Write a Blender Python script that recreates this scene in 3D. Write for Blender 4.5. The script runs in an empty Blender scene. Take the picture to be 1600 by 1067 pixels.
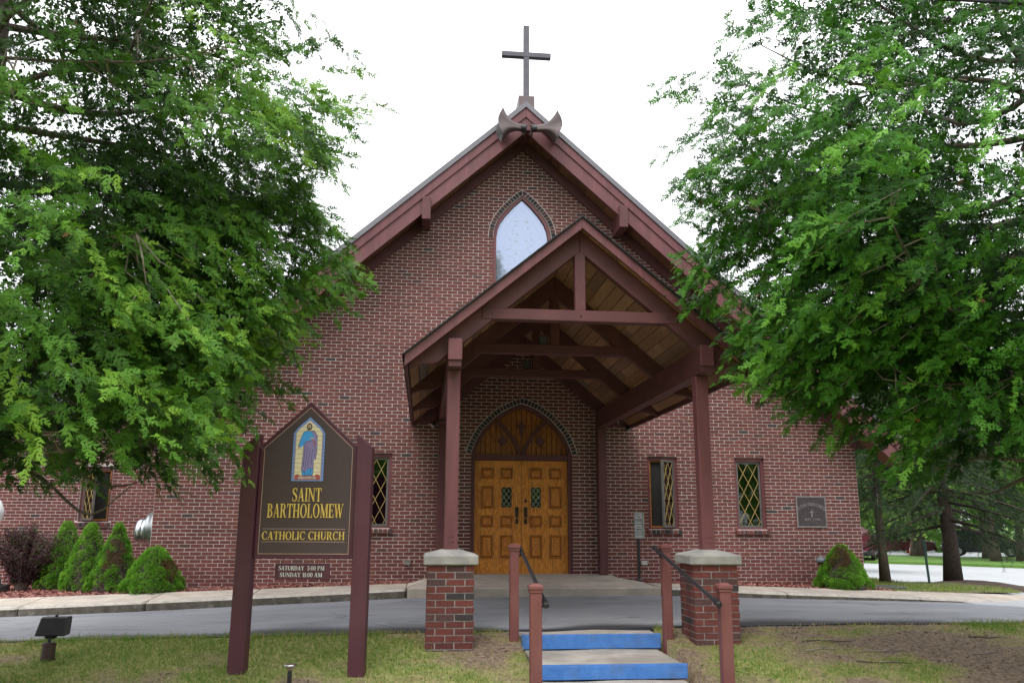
import bpy, bmesh, math, random
import numpy as np
from mathutils import Vector, Matrix

random.seed(7)
rng = np.random.default_rng(11)
PI = math.pi
SC = bpy.context.scene

# ------------------------------------------------------------------ camera
cam_d = bpy.data.cameras.new('camera')
cam_d.sensor_width = 36.0
cam_d.lens = 36.0 * 1294.07 / 1600.0
cam_d.clip_start, cam_d.clip_end = 0.1, 4000
cam = bpy.data.objects.new('camera', cam_d)
SC.collection.objects.link(cam)
YAW, PITCH, ROLL = 0.1036, 0.2146, 0.0045
_f = Vector((math.sin(YAW) * math.cos(PITCH), math.cos(YAW) * math.cos(PITCH), math.sin(PITCH)))
_r0 = Vector((math.cos(YAW), -math.sin(YAW), 0)); _u0 = _r0.cross(_f)
_r = _r0 * math.cos(ROLL) + _u0 * math.sin(ROLL)
_u = -_r0 * math.sin(ROLL) + _u0 * math.cos(ROLL)
CAM = Vector((-1.8737, -16.0624, 0.9623))
_m = Matrix((_r, _u, -_f)).transposed().to_4x4(); _m.translation = CAM
cam.matrix_world = _m
SC.camera = cam

# ------------------------------------------------------------------ world, sun, exposure
world = bpy.data.worlds.new('World'); SC.world = world; world.use_nodes = True
nt = world.node_tree; nt.nodes.clear()
SUN_EL, SUN_AZ = math.radians(58), math.radians(205)      # azimuth clockwise from +Y (north)
sky = nt.nodes.new('ShaderNodeTexSky'); sky.sky_type = 'NISHITA'; sky.sun_disc = False
sky.sun_elevation = SUN_EL; sky.sun_rotation = SUN_AZ
sky.air_density, sky.dust_density = 1.0, 2.0
tc = nt.nodes.new('ShaderNodeTexCoord')
nz = nt.nodes.new('ShaderNodeTexNoise'); nz.inputs['Scale'].default_value = 2.2; nz.inputs['Detail'].default_value = 5
nt.links.new(tc.outputs['Generated'], nz.inputs['Vector'])
rp = nt.nodes.new('ShaderNodeValToRGB')
rp.color_ramp.elements[0].position, rp.color_ramp.elements[0].color = 0.30, (21.0, 21.6, 22.6, 1)
rp.color_ramp.elements[1].position, rp.color_ramp.elements[1].color = 0.70, (26.0, 26.2, 26.4, 1)
nt.links.new(nz.outputs['Fac'], rp.inputs['Fac'])
# overcast luminance: brighter overhead than at the horizon, (1 + 2 sin(elevation)) / 3
sp = nt.nodes.new('ShaderNodeSeparateXYZ'); nt.links.new(tc.outputs['Generated'], sp.inputs[0])
mr = nt.nodes.new('ShaderNodeMapRange'); mr.inputs[1].default_value = 0; mr.inputs[2].default_value = 1
mr.inputs[3].default_value = 1 / 3; mr.inputs[4].default_value = 1.0; nt.links.new(sp.outputs[2], mr.inputs[0])
mu = nt.nodes.new('ShaderNodeMix'); mu.data_type = 'RGBA'; mu.blend_type = 'MULTIPLY'; mu.inputs[0].default_value = 1
nt.links.new(rp.outputs[0], mu.inputs[6]); nt.links.new(mr.outputs[0], mu.inputs[7])
mx = nt.nodes.new('ShaderNodeMix'); mx.data_type = 'RGBA'; mx.inputs[0].default_value = 0.9
nt.links.new(sky.outputs[0], mx.inputs[6]); nt.links.new(mu.outputs[2], mx.inputs[7])
bg = nt.nodes.new('ShaderNodeBackground'); bg.inputs['Strength'].default_value = 0.1
nt.links.new(mx.outputs[2], bg.inputs[0])
wo = nt.nodes.new('ShaderNodeOutputWorld'); nt.links.new(bg.outputs[0], wo.inputs[0])

sun_d = bpy.data.lights.new('sun', 'SUN'); sun_d.energy = 1.5; sun_d.angle = math.radians(25); sun_d.color = (1.0, 0.96, 0.9)
sun = bpy.data.objects.new('sun', sun_d); SC.collection.objects.link(sun)
_sd = Vector((math.sin(SUN_AZ) * math.cos(SUN_EL), math.cos(SUN_AZ) * math.cos(SUN_EL), math.sin(SUN_EL)))
sun.rotation_euler = (-_sd).to_track_quat('-Z', 'Y').to_euler()
sun.location = (0, -20, 30)

SC.view_settings.view_transform = 'Standard'; SC.view_settings.look = 'None'
SC.view_settings.gamma = 1.0; SC.view_settings.use_curve_mapping = False
SC.view_settings.exposure = 0.45
SC.render.engine = 'CYCLES'
SC.cycles.use_denoising = True
SC.cycles.max_bounces = 8; SC.cycles.transparent_max_bounces = 16

# ------------------------------------------------------------------ materials
def _nodes(name):
    m = bpy.data.materials.new(name); m.use_nodes = True
    n = m.node_tree.nodes; b = n['Principled BSDF']
    return m, m.node_tree, n, b

def noise_mix(t, coord, c1, c2, scale, lo=0.35, hi=0.65, detail=4, stretch=None):
    n = t.nodes
    mp = n.new('ShaderNodeMapping')
    if stretch: mp.inputs['Scale'].default_value = stretch
    t.links.new(coord, mp.inputs[0])
    z = n.new('ShaderNodeTexNoise'); z.inputs['Scale'].default_value = scale; z.inputs['Detail'].default_value = detail
    t.links.new(mp.outputs[0], z.inputs['Vector'])
    r = n.new('ShaderNodeValToRGB')
    r.color_ramp.elements[0].position = lo; r.color_ramp.elements[0].color = (*c1, 1)
    r.color_ramp.elements[1].position = hi; r.color_ramp.elements[1].color = (*c2, 1)
    t.links.new(z.outputs['Fac'], r.inputs['Fac'])
    return r.outputs[0], z.outputs['Fac']

def mixc(t, fac, a, b, mode='MIX'):
    m = t.nodes.new('ShaderNodeMix'); m.data_type = 'RGBA'; m.blend_type = mode
    for s, v in ((0, fac), (6, a), (7, b)):
        if hasattr(v, 'is_linked') or isinstance(v, bpy.types.NodeSocket): t.links.new(v, m.inputs[s])
        elif s == 0: m.inputs[0].default_value = v
        else: m.inputs[s].default_value = (*v, 1)
    return m.outputs[2]

def mat(name, c1, c2=None, scale=6.0, rough=0.7, bump=0.0, bscale=60.0, stretch=None, metallic=0.0, big=None, lo=0.35, hi=0.65, spec=0.5):
    m, t, n, b = _nodes(name)
    geo = n.new('ShaderNodeTexCoord').outputs['Object']
    c2 = c2 or tuple(x * 0.78 for x in c1)
    col, _ = noise_mix(t, geo, c1, c2, scale, lo, hi, 5, stretch)
    if big:                                     # second, broader stain layer: (colour, scale, amount)
        msk, _ = noise_mix(t, geo, (0, 0, 0), (big[2],) * 3, big[1], 0.45, 0.7)
        col = mixc(t, msk, col, big[0])
    t.links.new(col, b.inputs['Base Color'])
    b.inputs['Roughness'].default_value = rough; b.inputs['Metallic'].default_value = metallic
    b.inputs['Specular IOR Level'].default_value = spec
    if bump > 0:
        z = n.new('ShaderNodeTexNoise'); z.inputs['Scale'].default_value = bscale; z.inputs['Detail'].default_value = 5
        mp = n.new('ShaderNodeMapping'); t.links.new(geo, mp.inputs[0])
        if stretch: mp.inputs['Scale'].default_value = stretch
        t.links.new(mp.outputs[0], z.inputs['Vector'])
        bp = n.new('ShaderNodeBump'); bp.inputs['Strength'].default_value = bump; bp.inputs['Distance'].default_value = 0.01
        t.links.new(z.outputs['Fac'], bp.inputs['Height']); t.links.new(bp.outputs[0], b.inputs['Normal'])
    return m

def ramp_mat(name, stops, rough=0.85, source='both', bump=0.4, bscale=45.0, grain=None, tint=0.25, interp='CONSTANT'):
    """colour picked per piece (random per island + per object), with fine noise over it"""
    m, t, n, b = _nodes(name)
    oi = n.new('ShaderNodeObjectInfo'); ge = n.new('ShaderNodeNewGeometry')
    ad = n.new('ShaderNodeMath'); ad.operation = 'ADD'
    t.links.new(oi.outputs['Random'], ad.inputs[0]); t.links.new(ge.outputs['Random Per Island'], ad.inputs[1])
    fr = n.new('ShaderNodeMath'); fr.operation = 'FRACT'; t.links.new(ad.outputs[0], fr.inputs[0])
    r = n.new('ShaderNodeValToRGB'); r.color_ramp.interpolation = interp
    while len(r.color_ramp.elements) < len(stops): r.color_ramp.elements.new(0.5)
    for e, (p, c) in zip(r.color_ramp.elements, stops): e.position = p; e.color = (*c, 1)
    t.links.new(fr.outputs[0], r.inputs['Fac'])
    pos = ge.outputs['Position']
    g, _ = noise_mix(t, pos, (1 - tint,) * 3, (1 + tint * .5,) * 3, 28 if grain is None else grain[0], 0.3, 0.7, 6, None if grain is None else grain[1])
    col = mixc(t, 1.0, r.outputs[0], g, 'MULTIPLY')
    g2, _ = noise_mix(t, pos, (.74,) * 3, (1.14,) * 3, .8, .3, .7, 6)          # broad weathering
    col = mixc(t, 1.0, col, g2, 'MULTIPLY')
    t.links.new(col, b.inputs['Base Color']); b.inputs['Roughness'].default_value = rough
    b.inputs['Specular IOR Level'].default_value = 0.3
    if bump:
        z = n.new('ShaderNodeTexNoise'); z.inputs['Scale'].default_value = bscale; z.inputs['Detail'].default_value = 6
        t.links.new(pos, z.inputs['Vector'])
        bp = n.new('ShaderNodeBump'); bp.inputs['Strength'].default_value = bump; bp.inputs['Distance'].default_value = 0.006
        t.links.new(z.outputs['Fac'], bp.inputs['Height']); t.links.new(bp.outputs[0], b.inputs['Normal'])
    return m

def leaf_mat(name, stops, rough=0.55, trans=0.35):
    """foliage: colour from the 'tone' attribute (one value per spray), part of the light goes through"""
    m, t, n, b = _nodes(name)
    at = n.new('ShaderNodeAttribute'); at.attribute_name = 'tone'
    r = n.new('ShaderNodeValToRGB')
    while len(r.color_ramp.elements) < len(stops): r.color_ramp.elements.new(0.5)
    for e, (p, c) in zip(r.color_ramp.elements, stops): e.position = p; e.color = (*c, 1)
    t.links.new(at.outputs['Fac'], r.inputs['Fac'])
    t.links.new(r.outputs[0], b.inputs['Base Color']); b.inputs['Roughness'].default_value = rough
    b.inputs['Specular IOR Level'].default_value = 0.25
    tr = n.new('ShaderNodeBsdfTranslucent')
    hs = n.new('ShaderNodeHueSaturation'); hs.inputs['Value'].default_value = 1.5; hs.inputs['Hue'].default_value = 0.485
    t.links.new(r.outputs[0], hs.inputs['Color']); t.links.new(hs.outputs[0], tr.inputs[0])
    mxs = n.new('ShaderNodeMixShader'); mxs.inputs[0].default_value = trans
    t.links.new(b.outputs[0], mxs.inputs[1]); t.links.new(tr.outputs[0], mxs.inputs[2])
    t.links.new(mxs.outputs[0], n['Material Output'].inputs[0])
    return m

def glass_mat(name, tint, mirror=None, rough=0.02):
    m, t, n, b = _nodes(name)
    tr = n.new('ShaderNodeBsdfTransparent'); tr.inputs[0].default_value = (*tint, 1)
    gl = n.new('ShaderNodeBsdfGlossy'); gl.inputs['Roughness'].default_value = rough; gl.inputs['Color'].default_value = (.92, .95, 1, 1)
    ms = n.new('ShaderNodeMixShader')
    if mirror is None:
        fr = n.new('ShaderNodeFresnel'); fr.inputs[0].default_value = 1.55; t.links.new(fr.outputs[0], ms.inputs[0])
    else: ms.inputs[0].default_value = mirror
    z = n.new('ShaderNodeTexNoise'); z.inputs['Scale'].default_value = 3.0
    bp = n.new('ShaderNodeBump'); bp.inputs['Strength'].default_value = 0.06; bp.inputs['Distance'].default_value = 0.02
    t.links.new(n.new('ShaderNodeTexCoord').outputs['Object'], z.inputs['Vector'])
    t.links.new(z.outputs['Fac'], bp.inputs['Height']); t.links.new(bp.outputs[0], gl.inputs['Normal'])
    t.links.new(tr.outputs[0], ms.inputs[1]); t.links.new(gl.outputs[0], ms.inputs[2])
    t.links.new(ms.outputs[0], n['Material Output'].inputs[0])
    return m

BR = [(0.0, (.066, .050, .051)), (.005, (.110, .052, .050)), (.022, (.152, .053, .049)), (.30, (.180, .058, .052)), (.52, (.166, .053, .049)), (.70, (.190, .064, .056)), (.86, (.150, .051, .049))]
M = dict(
    brick=ramp_mat('red_brick', BR),
    pier_brick=ramp_mat('pier_brick', [(0.0, (.055, .046, .046)), (.04, (.095, .055, .052)), (.13, (.150, .045, .040)), (.45, (.175, .050, .042)), (.72, (.140, .044, .041)), (.9, (.105, .052, .05))], bump=0.6),
    dark_brick=ramp_mat('arch_brick', [(0.0, (.040, .036, .040)), (.3, (.085, .050, .050)), (.55, (.12, .058, .054)), (.8, (.06, .048, .050))]),
    mortar=mat('mortar', (.72, .65, .625), (.60, .53, .51), 9, .95, .5, 80),
    pier_mortar=mat('grey_mortar', (.42, .41, .41), (.30, .29, .29), 12, .95, .6, 60),
    maroon=mat('maroon_paint', (.175, .056, .064), (.128, .040, .047), 9, .55, .3, 30, (1, 1, .12), big=((.17, .065, .066), 1.3, .5)),
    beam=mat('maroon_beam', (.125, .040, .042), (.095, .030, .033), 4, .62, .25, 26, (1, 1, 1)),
    rail_red=mat('rail_post_paint', (.180, .057, .054), (.130, .042, .040), 9, .55, .25, 40, (1, 1, .15), big=((.20, .085, .075), 3, .5)),
    plum=mat('plum_paint', (.092, .024, .040), (.070, .018, .030), 9, .5, .25, 40, (1, 1, .12), big=((.105, .040, .05), 2.5, .5)),
    sign_face=mat('sign_field', (.078, .050, .052), (.066, .042, .044), 40, .5, .15, 220),
    gold=mat('gold_leaf', (.95, .70, .20), (.80, .53, .10), 18, .38, .25, 60, metallic=.4),
    pinkline=mat('pink_line', (.55, .36, .30), None, 5, .6),
    white_paint=mat('white_paint', (.78, .78, .76), None, 8, .5),
    grey_frame=mat('window_sash', (.145, .135, .13), (.11, .105, .10), 9, .5),
    lattice=mat('gold_lattice', (.42, .30, .10), (.32, .22, .075), 8, .5),
    lead=mat('pale_lead', (.42, .42, .40), None, 9, .5),
    oak=None,
    concrete=mat('concrete', (.47, .405, .345), (.36, .315, .27), 3, .9, .35, 90, big=((.22, .20, .18), 1.1, .55)),
    step_concrete=mat('step_concrete', (.42, .385, .345), (.30, .275, .25), 4, .95, .5, 60, big=((.20, .175, .15), 1.6, .55)),
    kerb=mat('kerb_concrete', (.20, .18, .155), (.085, .075, .062), 9, .95, .9, 30, big=((.055, .046, .037), 2.6, .85)),
    cap=mat('cap_concrete', (.40, .385, .355), (.29, .28, .265), 6, .9, .4, 70, big=((.25, .24, .23), 3, .5)),
    blue=mat('blue_paint', (.060, .205, .56), (.040, .155, .46), 9, .6, .4, 40, big=((.10, .135, .19), 6, .35)),
    asphalt=None,
    lot=mat('pale_asphalt', (.36, .37, .39), (.31, .32, .335), 1.2, .8, .2, 60),
    line_white=mat('road_paint', (.75, .75, .74), (.62, .62, .62), 5, .7),
    shingle=ramp_mat('roof_shingle', [(0, (.030, .028, .033)), (.3, (.042, .038, .044)), (.6, (.036, .034, .04)), (.85, (.05, .045, .05))], .9, bump=.6),
    drip=mat('drip_edge', (.19, .183, .21), (.16, .154, .18), 3, .45),
    porch_drip=mat('black_drip_edge', (.035, .032, .036), None, 3, .6),
    plank=ramp_mat('ceiling_board', [(0, (.33, .172, .092)), (.2, (.40, .215, .118)), (.38, (.29, .155, .092)), (.55, (.44, .245, .135)), (.7, (.26, .148, .10)), (.85, (.37, .205, .125)), (.95, (.22, .165, .13))], .7, bump=.2, bscale=30, grain=(5, (10, 1, 10)), tint=.25),
    soffit=ramp_mat('soffit_board', [(0, (.19, .085, .046)), (.3, (.24, .105, .055)), (.6, (.16, .072, .042)), (.8, (.21, .095, .055))], .7, bump=.2, bscale=30, grain=(7, (10, 10, 1)), tint=.3),
    cross_metal=mat('weathered_cross', (.105, .095, .12), (.08, .072, .092), 6, .5, metallic=.2),
    horn=mat('horn_grey', (.135, .098, .100), (.112, .080, .083), 3, .45, .05, 30),
    horn_dark=mat('horn_inside', (.045, .040, .042), None, 3, .6),
    black=mat('black_iron', (.018, .018, .022), (.026, .025, .03), 9, .4, .1, 50),
    bronze=mat('dark_bronze', (.045, .040, .034), (.03, .028, .025), 14, .4, metallic=.5),
    steel=mat('galvanised_steel', (.60, .62, .64), (.50, .52, .55), 4, .28, metallic=.9),
    chrome=mat('bright_metal', (.7, .7, .7), None, 4, .18, metallic=1.0),
    granite=mat('plaque_granite', (.090, .072, .075), (.045, .034, .038), 60, .6, spec=.2, lo=.4, hi=.6),
    stone_edge=mat('pale_stone', (.24, .225, .225), (.18, .17, .17), 12, .8),
    engraved=mat('engraved_letter', (.26, .245, .245), None, 20, .7),
    marble=mat('white_marble', (.78, .79, .80), (.70, .71, .74), 4, .5, big=((.62, .64, .7), 6, .4)),
    rock=mat('grey_rock', (.23, .23, .235), (.12, .12, .125), 14, .9, .8, 20),
    slab_stone=mat('dark_slab', (.085, .085, .09), (.06, .06, .065), 10, .7),
    sign_grey=mat('parking_sign_face', (.40, .41, .42), (.34, .35, .36), 9, .5),
    sign_ink=mat('sign_ink', (.10, .105, .115), None, 9, .6),
    brown_can=mat('brown_metal', (.060, .032, .028), (.045, .025, .022), 8, .5, .1, 30),
    copper_post=mat('rust_brown_post', (.135, .052, .032), (.10, .04, .026), 7, .6),
    lamp_grey=mat('lamp_cap', (.15, .17, .20), (.12, .135, .16), 5, .5),
    bark=mat('tree_bark', (.120, .092, .072), (.060, .045, .036), 14, .95, 1.0, 18, (3, 3, .6)),
    cedar_bark=mat('cedar_bark', (.165, .135, .115), (.085, .066, .055), 14, .95, 1.0, 18, (3, 3, .7)),
    twig=mat('dry_twig', (.30, .255, .22), (.20, .165, .14), 9, .9),
    spruce_bark=mat('spruce_bark', (.070, .050, .040), (.034, .026, .021), 12, .95, 1.0, 14, (2, 2, 1)),
    mulch=ramp_mat('red_mulch', [(0, (.27, .10, .085)), (.3, (.36, .16, .135)), (.55, (.20, .075, .065)), (.75, (.44, .24, .20)), (.9, (.14, .06, .05))], .95, bump=0),
    mulch_soil=mat('mulch_bed', (.26, .105, .088), (.14, .06, .05), 30, .98, .8, 40),
    green_post=mat('green_post', (.015, .06, .045), None, 5, .5),
    maroon_car=mat('maroon_car_paint', (.085, .012, .022), (.08, .011, .02), 3, .22),
    dark_car=mat('dark_car_paint', (.022, .026, .032), None, 3, .22),
    silver_car=mat('silver_car_paint', (.48, .50, .52), None, 3, .25, metallic=.5),
    car_glass=mat('car_window', (.03, .045, .05), None, 3, .08),
    tyre=mat('tyre_rubber', (.018, .018, .02), None, 5, .8),
    hub=mat('wheel_rim', (.45, .46, .48), None, 5, .35, metallic=.7),
    tail=mat('red_lamp', (.45, .02, .02), None, 3, .3),
    orange=mat('orange_plastic', (.75, .17, .04), (.65, .14, .03), 3, .5),
    dark_in=mat('dark_interior', (.03, .028, .028), None, 3, .9),
    glass=glass_mat('window_glass', (.42, .44, .42), .13),
    gable_glass=None,
    e_blue=mat('emblem_blue', (.22, .42, .85), (.17, .35, .78), 60, .5, lo=.45, hi=.55),
    e_lilac=mat('emblem_lilac', (.36, .33, .66), (.30, .28, .58), 50, .5),
    e_cream=mat('emblem_cream', (.82, .72, .50), (.76, .65, .44), 30, .5),
    e_robe=mat('emblem_robe', (.07, .38, .85), (.06, .33, .78), 30, .5),
    e_purple=mat('emblem_mantle', (.30, .24, .50), (.26, .20, .44), 30, .5),
    e_red=mat('emblem_red', (.45, .11, .09), (.38, .09, .08), 30, .5),
    e_skin=mat('emblem_skin', (.62, .42, .30), None, 30, .5),
    e_dark=mat('emblem_outline', (.035, .026, .024), None, 30, .6),
    e_white=mat('emblem_ribbon', (.72, .68, .60), None, 30, .6),
)

def oak_mat(nm, c1, c2):
    m, t, n, b = _nodes(nm)
    co = n.new('ShaderNodeTexCoord').outputs['Object']
    mp = n.new('ShaderNodeMapping'); mp.inputs['Scale'].default_value = (7, 7, 0.75); t.links.new(co, mp.inputs[0])
    wv = n.new('ShaderNodeTexNoise'); wv.inputs['Scale'].default_value = 1.7; wv.inputs['Detail'].default_value = 2; wv.inputs['Distortion'].default_value = .6
    t.links.new(mp.outputs[0], wv.inputs['Vector'])
    sn = n.new('ShaderNodeMath'); sn.operation = 'MULTIPLY'; sn.inputs[1].default_value = 70
    t.links.new(wv.outputs['Fac'], sn.inputs[0])
    s2 = n.new('ShaderNodeMath'); s2.operation = 'SINE'; t.links.new(sn.outputs[0], s2.inputs[0])
    r = n.new('ShaderNodeValToRGB')
    for e, (p, c) in zip(r.color_ramp.elements, ((0.1, c1), (.8, c2))): e.position = p; e.color = (*c, 1)
    ma = n.new('ShaderNodeMapRange'); ma.inputs[1].default_value = -1; ma.inputs[2].default_value = 1
    t.links.new(s2.outputs[0], ma.inputs[0]); t.links.new(ma.outputs[0], r.inputs['Fac'])
    g, _ = noise_mix(t, co, (.82,) * 3, (1.12,) * 3, 9, .3, .7, 5, (6, 6, .5))
    t.links.new(mixc(t, 1.0, r.outputs[0], g, 'MULTIPLY'), b.inputs['Base Color'])
    b.inputs['Roughness'].default_value = .42
    return m
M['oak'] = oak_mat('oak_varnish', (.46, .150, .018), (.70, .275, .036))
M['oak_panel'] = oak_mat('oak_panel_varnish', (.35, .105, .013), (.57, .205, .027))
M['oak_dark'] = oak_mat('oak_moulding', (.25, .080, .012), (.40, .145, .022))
M['oak_old'] = oak_mat('oak_transom', (.20, .060, .009), (.36, .120, .018))

def asphalt_mat():
    m, t, n, b = _nodes('asphalt')
    co = n.new('ShaderNodeTexCoord').outputs['Object']
    fine, _ = noise_mix(t, co, (.150, .155, .172), (.245, .250, .270), 70, .3, .7, 6)
    st, _ = noise_mix(t, co, (.80,) * 3, (1.16,) * 3, 1.3, .3, .7, 7, (.55, 1.7, 1))     # streaks along the drive
    col = mixc(t, 1.0, fine, st, 'MULTIPLY')
    vo = n.new('ShaderNodeTexVoronoi'); vo.feature = 'DISTANCE_TO_EDGE'; vo.inputs['Scale'].default_value = .55
    wz = n.new('ShaderNodeTexNoise'); wz.inputs['Scale'].default_value = 2.5; wz.inputs['Detail'].default_value = 6; t.links.new(co, wz.inputs['Vector'])
    wm = n.new('ShaderNodeMix'); wm.data_type = 'VECTOR'; wm.inputs[0].default_value = .25; t.links.new(co, wm.inputs[4]); t.links.new(wz.outputs['Color'], wm.inputs[5]); t.links.new(wm.outputs[1], vo.inputs['Vector'])
    cr = n.new('ShaderNodeMapRange'); cr.inputs[1].default_value = .0; cr.inputs[2].default_value = .007; cr.inputs[3].default_value = 1; cr.inputs[4].default_value = 0; t.links.new(vo.outputs['Distance'], cr.inputs[0])
    pm, _ = noise_mix(t, co, (0,) * 3, (.75,) * 3, .45, .48, .6)
    ck = n.new('ShaderNodeMath'); ck.operation = 'MULTIPLY'; t.links.new(cr.outputs[0], ck.inputs[0]); t.links.new(pm, ck.inputs[1])
    col = mixc(t, ck.outputs[0], col, (.03, .03, .034))
    ol, _ = noise_mix(t, co, (.72,) * 3, (1,) * 3, 2.1, .30, .42, 4)                      # oily patches
    col = mixc(t, 1.0, col, ol, 'MULTIPLY')
    at = n.new('ShaderNodeAttribute'); at.attribute_name = 'seal'                         # fresh dark seal along the outer edge
    col = mixc(t, at.outputs['Fac'], col, (.022, .022, .027))
    t.links.new(col, b.inputs['Base Color']); b.inputs['Roughness'].default_value = .78
    z = n.new('ShaderNodeTexNoise'); z.inputs['Scale'].default_value = 160
    t.links.new(co, z.inputs['Vector'])
    bp = n.new('ShaderNodeBump'); bp.inputs['Strength'].default_value = .5; bp.inputs['Distance'].default_value = .006
    t.links.new(z.outputs['Fac'], bp.inputs['Height']); t.links.new(bp.outputs[0], b.inputs['Normal'])
    return m
M['asphalt'] = asphalt_mat()
def kerb_mat():
    m, t, n, b = _nodes('chipped_kerb')
    ge = n.new('ShaderNodeNewGeometry'); co = n.new('ShaderNodeTexCoord').outputs['Object']
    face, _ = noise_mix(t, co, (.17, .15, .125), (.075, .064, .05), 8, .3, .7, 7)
    pale_top, _ = noise_mix(t, co, (.50, .46, .41), (.34, .31, .27), 14, .3, .7, 6)
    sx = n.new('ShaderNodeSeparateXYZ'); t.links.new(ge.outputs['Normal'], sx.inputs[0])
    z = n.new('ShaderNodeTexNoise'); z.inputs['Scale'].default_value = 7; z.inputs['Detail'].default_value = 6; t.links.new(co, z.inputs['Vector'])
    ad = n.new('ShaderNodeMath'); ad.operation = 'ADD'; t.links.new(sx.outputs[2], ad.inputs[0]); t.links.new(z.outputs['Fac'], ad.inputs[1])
    mr = n.new('ShaderNodeMapRange'); mr.inputs[1].default_value = .62; mr.inputs[2].default_value = .85; t.links.new(ad.outputs[0], mr.inputs[0])  # upward faces and chips pale, upright faces darker
    t.links.new(mixc(t, mr.outputs[0], face, pale_top), b.inputs['Base Color']); b.inputs['Roughness'].default_value = .95
    z2 = n.new('ShaderNodeTexNoise'); z2.inputs['Scale'].default_value = 35; z2.inputs['Detail'].default_value = 6; t.links.new(co, z2.inputs['Vector'])
    bp = n.new('ShaderNodeBump'); bp.inputs['Strength'].default_value = .8; bp.inputs['Distance'].default_value = .015
    t.links.new(z2.outputs['Fac'], bp.inputs['Height']); t.links.new(bp.outputs[0], b.inputs['Normal'])
    return m
M['kerb'] = kerb_mat()

def gable_glass():
    m, t, n, b = _nodes('stained_glazing')
    b.inputs['Base Color'].default_value = (.22, .25, .34, 1); b.inputs['Roughness'].default_value = .5
    gl = n.new('ShaderNodeBsdfGlossy'); gl.inputs['Roughness'].default_value = .03; gl.inputs['Color'].default_value = (.60, .70, .93, 1)
    ms = n.new('ShaderNodeMixShader'); ms.inputs[0].default_value = .40
    t.links.new(b.outputs[0], ms.inputs[1]); t.links.new(gl.outputs[0], ms.inputs[2])
    t.links.new(ms.outputs[0], n['Material Output'].inputs[0])
    return m
M['gable_glass'] = gable_glass()

def lawn_mat():
    m, t, n, b = _nodes('lawn_soil')
    co = n.new('ShaderNodeTexCoord').outputs['Object']
    at = n.new('ShaderNodeAttribute'); at.attribute_name = 'cover'
    soil, _ = noise_mix(t, co, (.30, .225, .165), (.10, .070, .05), 22, .3, .7, 7)
    turf, _ = noise_mix(t, co, (.33, .32, .125), (.17, .20, .055), 10, .3, .7, 6)
    t.links.new(mixc(t, at.outputs['Fac'], soil, turf), b.inputs['Base Color'])
    b.inputs['Roughness'].default_value = .95; b.inputs['Specular IOR Level'].default_value = .15
    z = n.new('ShaderNodeTexNoise'); z.inputs['Scale'].default_value = 38; z.inputs['Detail'].default_value = 7
    t.links.new(co, z.inputs['Vector'])
    bp = n.new('ShaderNodeBump'); bp.inputs['Strength'].default_value = .9; bp.inputs['Distance'].default_value = .03
    t.links.new(z.outputs['Fac'], bp.inputs['Height']); t.links.new(bp.outputs[0], b.inputs['Normal'])
    return m
M['lawn'] = lawn_mat()
M['turf'] = mat('far_turf', (.10, .20, .030), (.07, .15, .022), 3, .95, .5, 30)
M['verge'] = mat('verge_turf', (.12, .15, .04), (.085, .11, .03), 3, .95, .6, 30, big=((.12, .085, .06), .8, .8))
M['soil'] = mat('brown_soil', (.10, .066, .048), (.06, .04, .03), 14, .98, .8, 25)
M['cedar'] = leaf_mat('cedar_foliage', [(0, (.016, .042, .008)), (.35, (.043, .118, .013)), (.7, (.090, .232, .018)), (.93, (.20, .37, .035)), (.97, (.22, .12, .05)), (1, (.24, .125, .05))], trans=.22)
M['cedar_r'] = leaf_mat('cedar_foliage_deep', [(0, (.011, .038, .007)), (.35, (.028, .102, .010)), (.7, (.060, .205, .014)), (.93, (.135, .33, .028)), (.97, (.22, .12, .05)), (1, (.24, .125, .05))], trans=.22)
M['spruce'] = leaf_mat('spruce_foliage', [(0, (.010, .026, .010)), (.5, (.021, .047, .016)), (1, (.045, .082, .026))], trans=.12)
M['broad'] = leaf_mat('broad_leaves', [(0, (.05, .12, .02)), (.5, (.09, .19, .03)), (1, (.17, .29, .05))], trans=.45)
M['dwarf'] = leaf_mat('dwarf_spruce_needles', [(0, (.20, .085, .045)), (.12, (.14, .10, .04)), (.2, (.075, .21, .020)), (.6, (.155, .37, .034)), (1, (.26, .50, .05))], trans=.25)
M['barberry'] = leaf_mat('barberry_leaves', [(0, (.030, .020, .022)), (.45, (.060, .030, .036)), (.8, (.115, .048, .058)), (.9, (.05, .085, .03)), (1, (.11, .16, .04))], trans=.25)
M['grass'] = leaf_mat('grass_blades', [(0, (.44, .36, .20)), (.3, (.36, .33, .12)), (.6, (.19, .255, .055)), (1, (.10, .215, .03))], trans=.3)

# ------------------------------------------------------------------ mesh builder
COL = SC.collection
ORG = {}                                        # object -> world origin of its local frame (no rotation)

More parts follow.
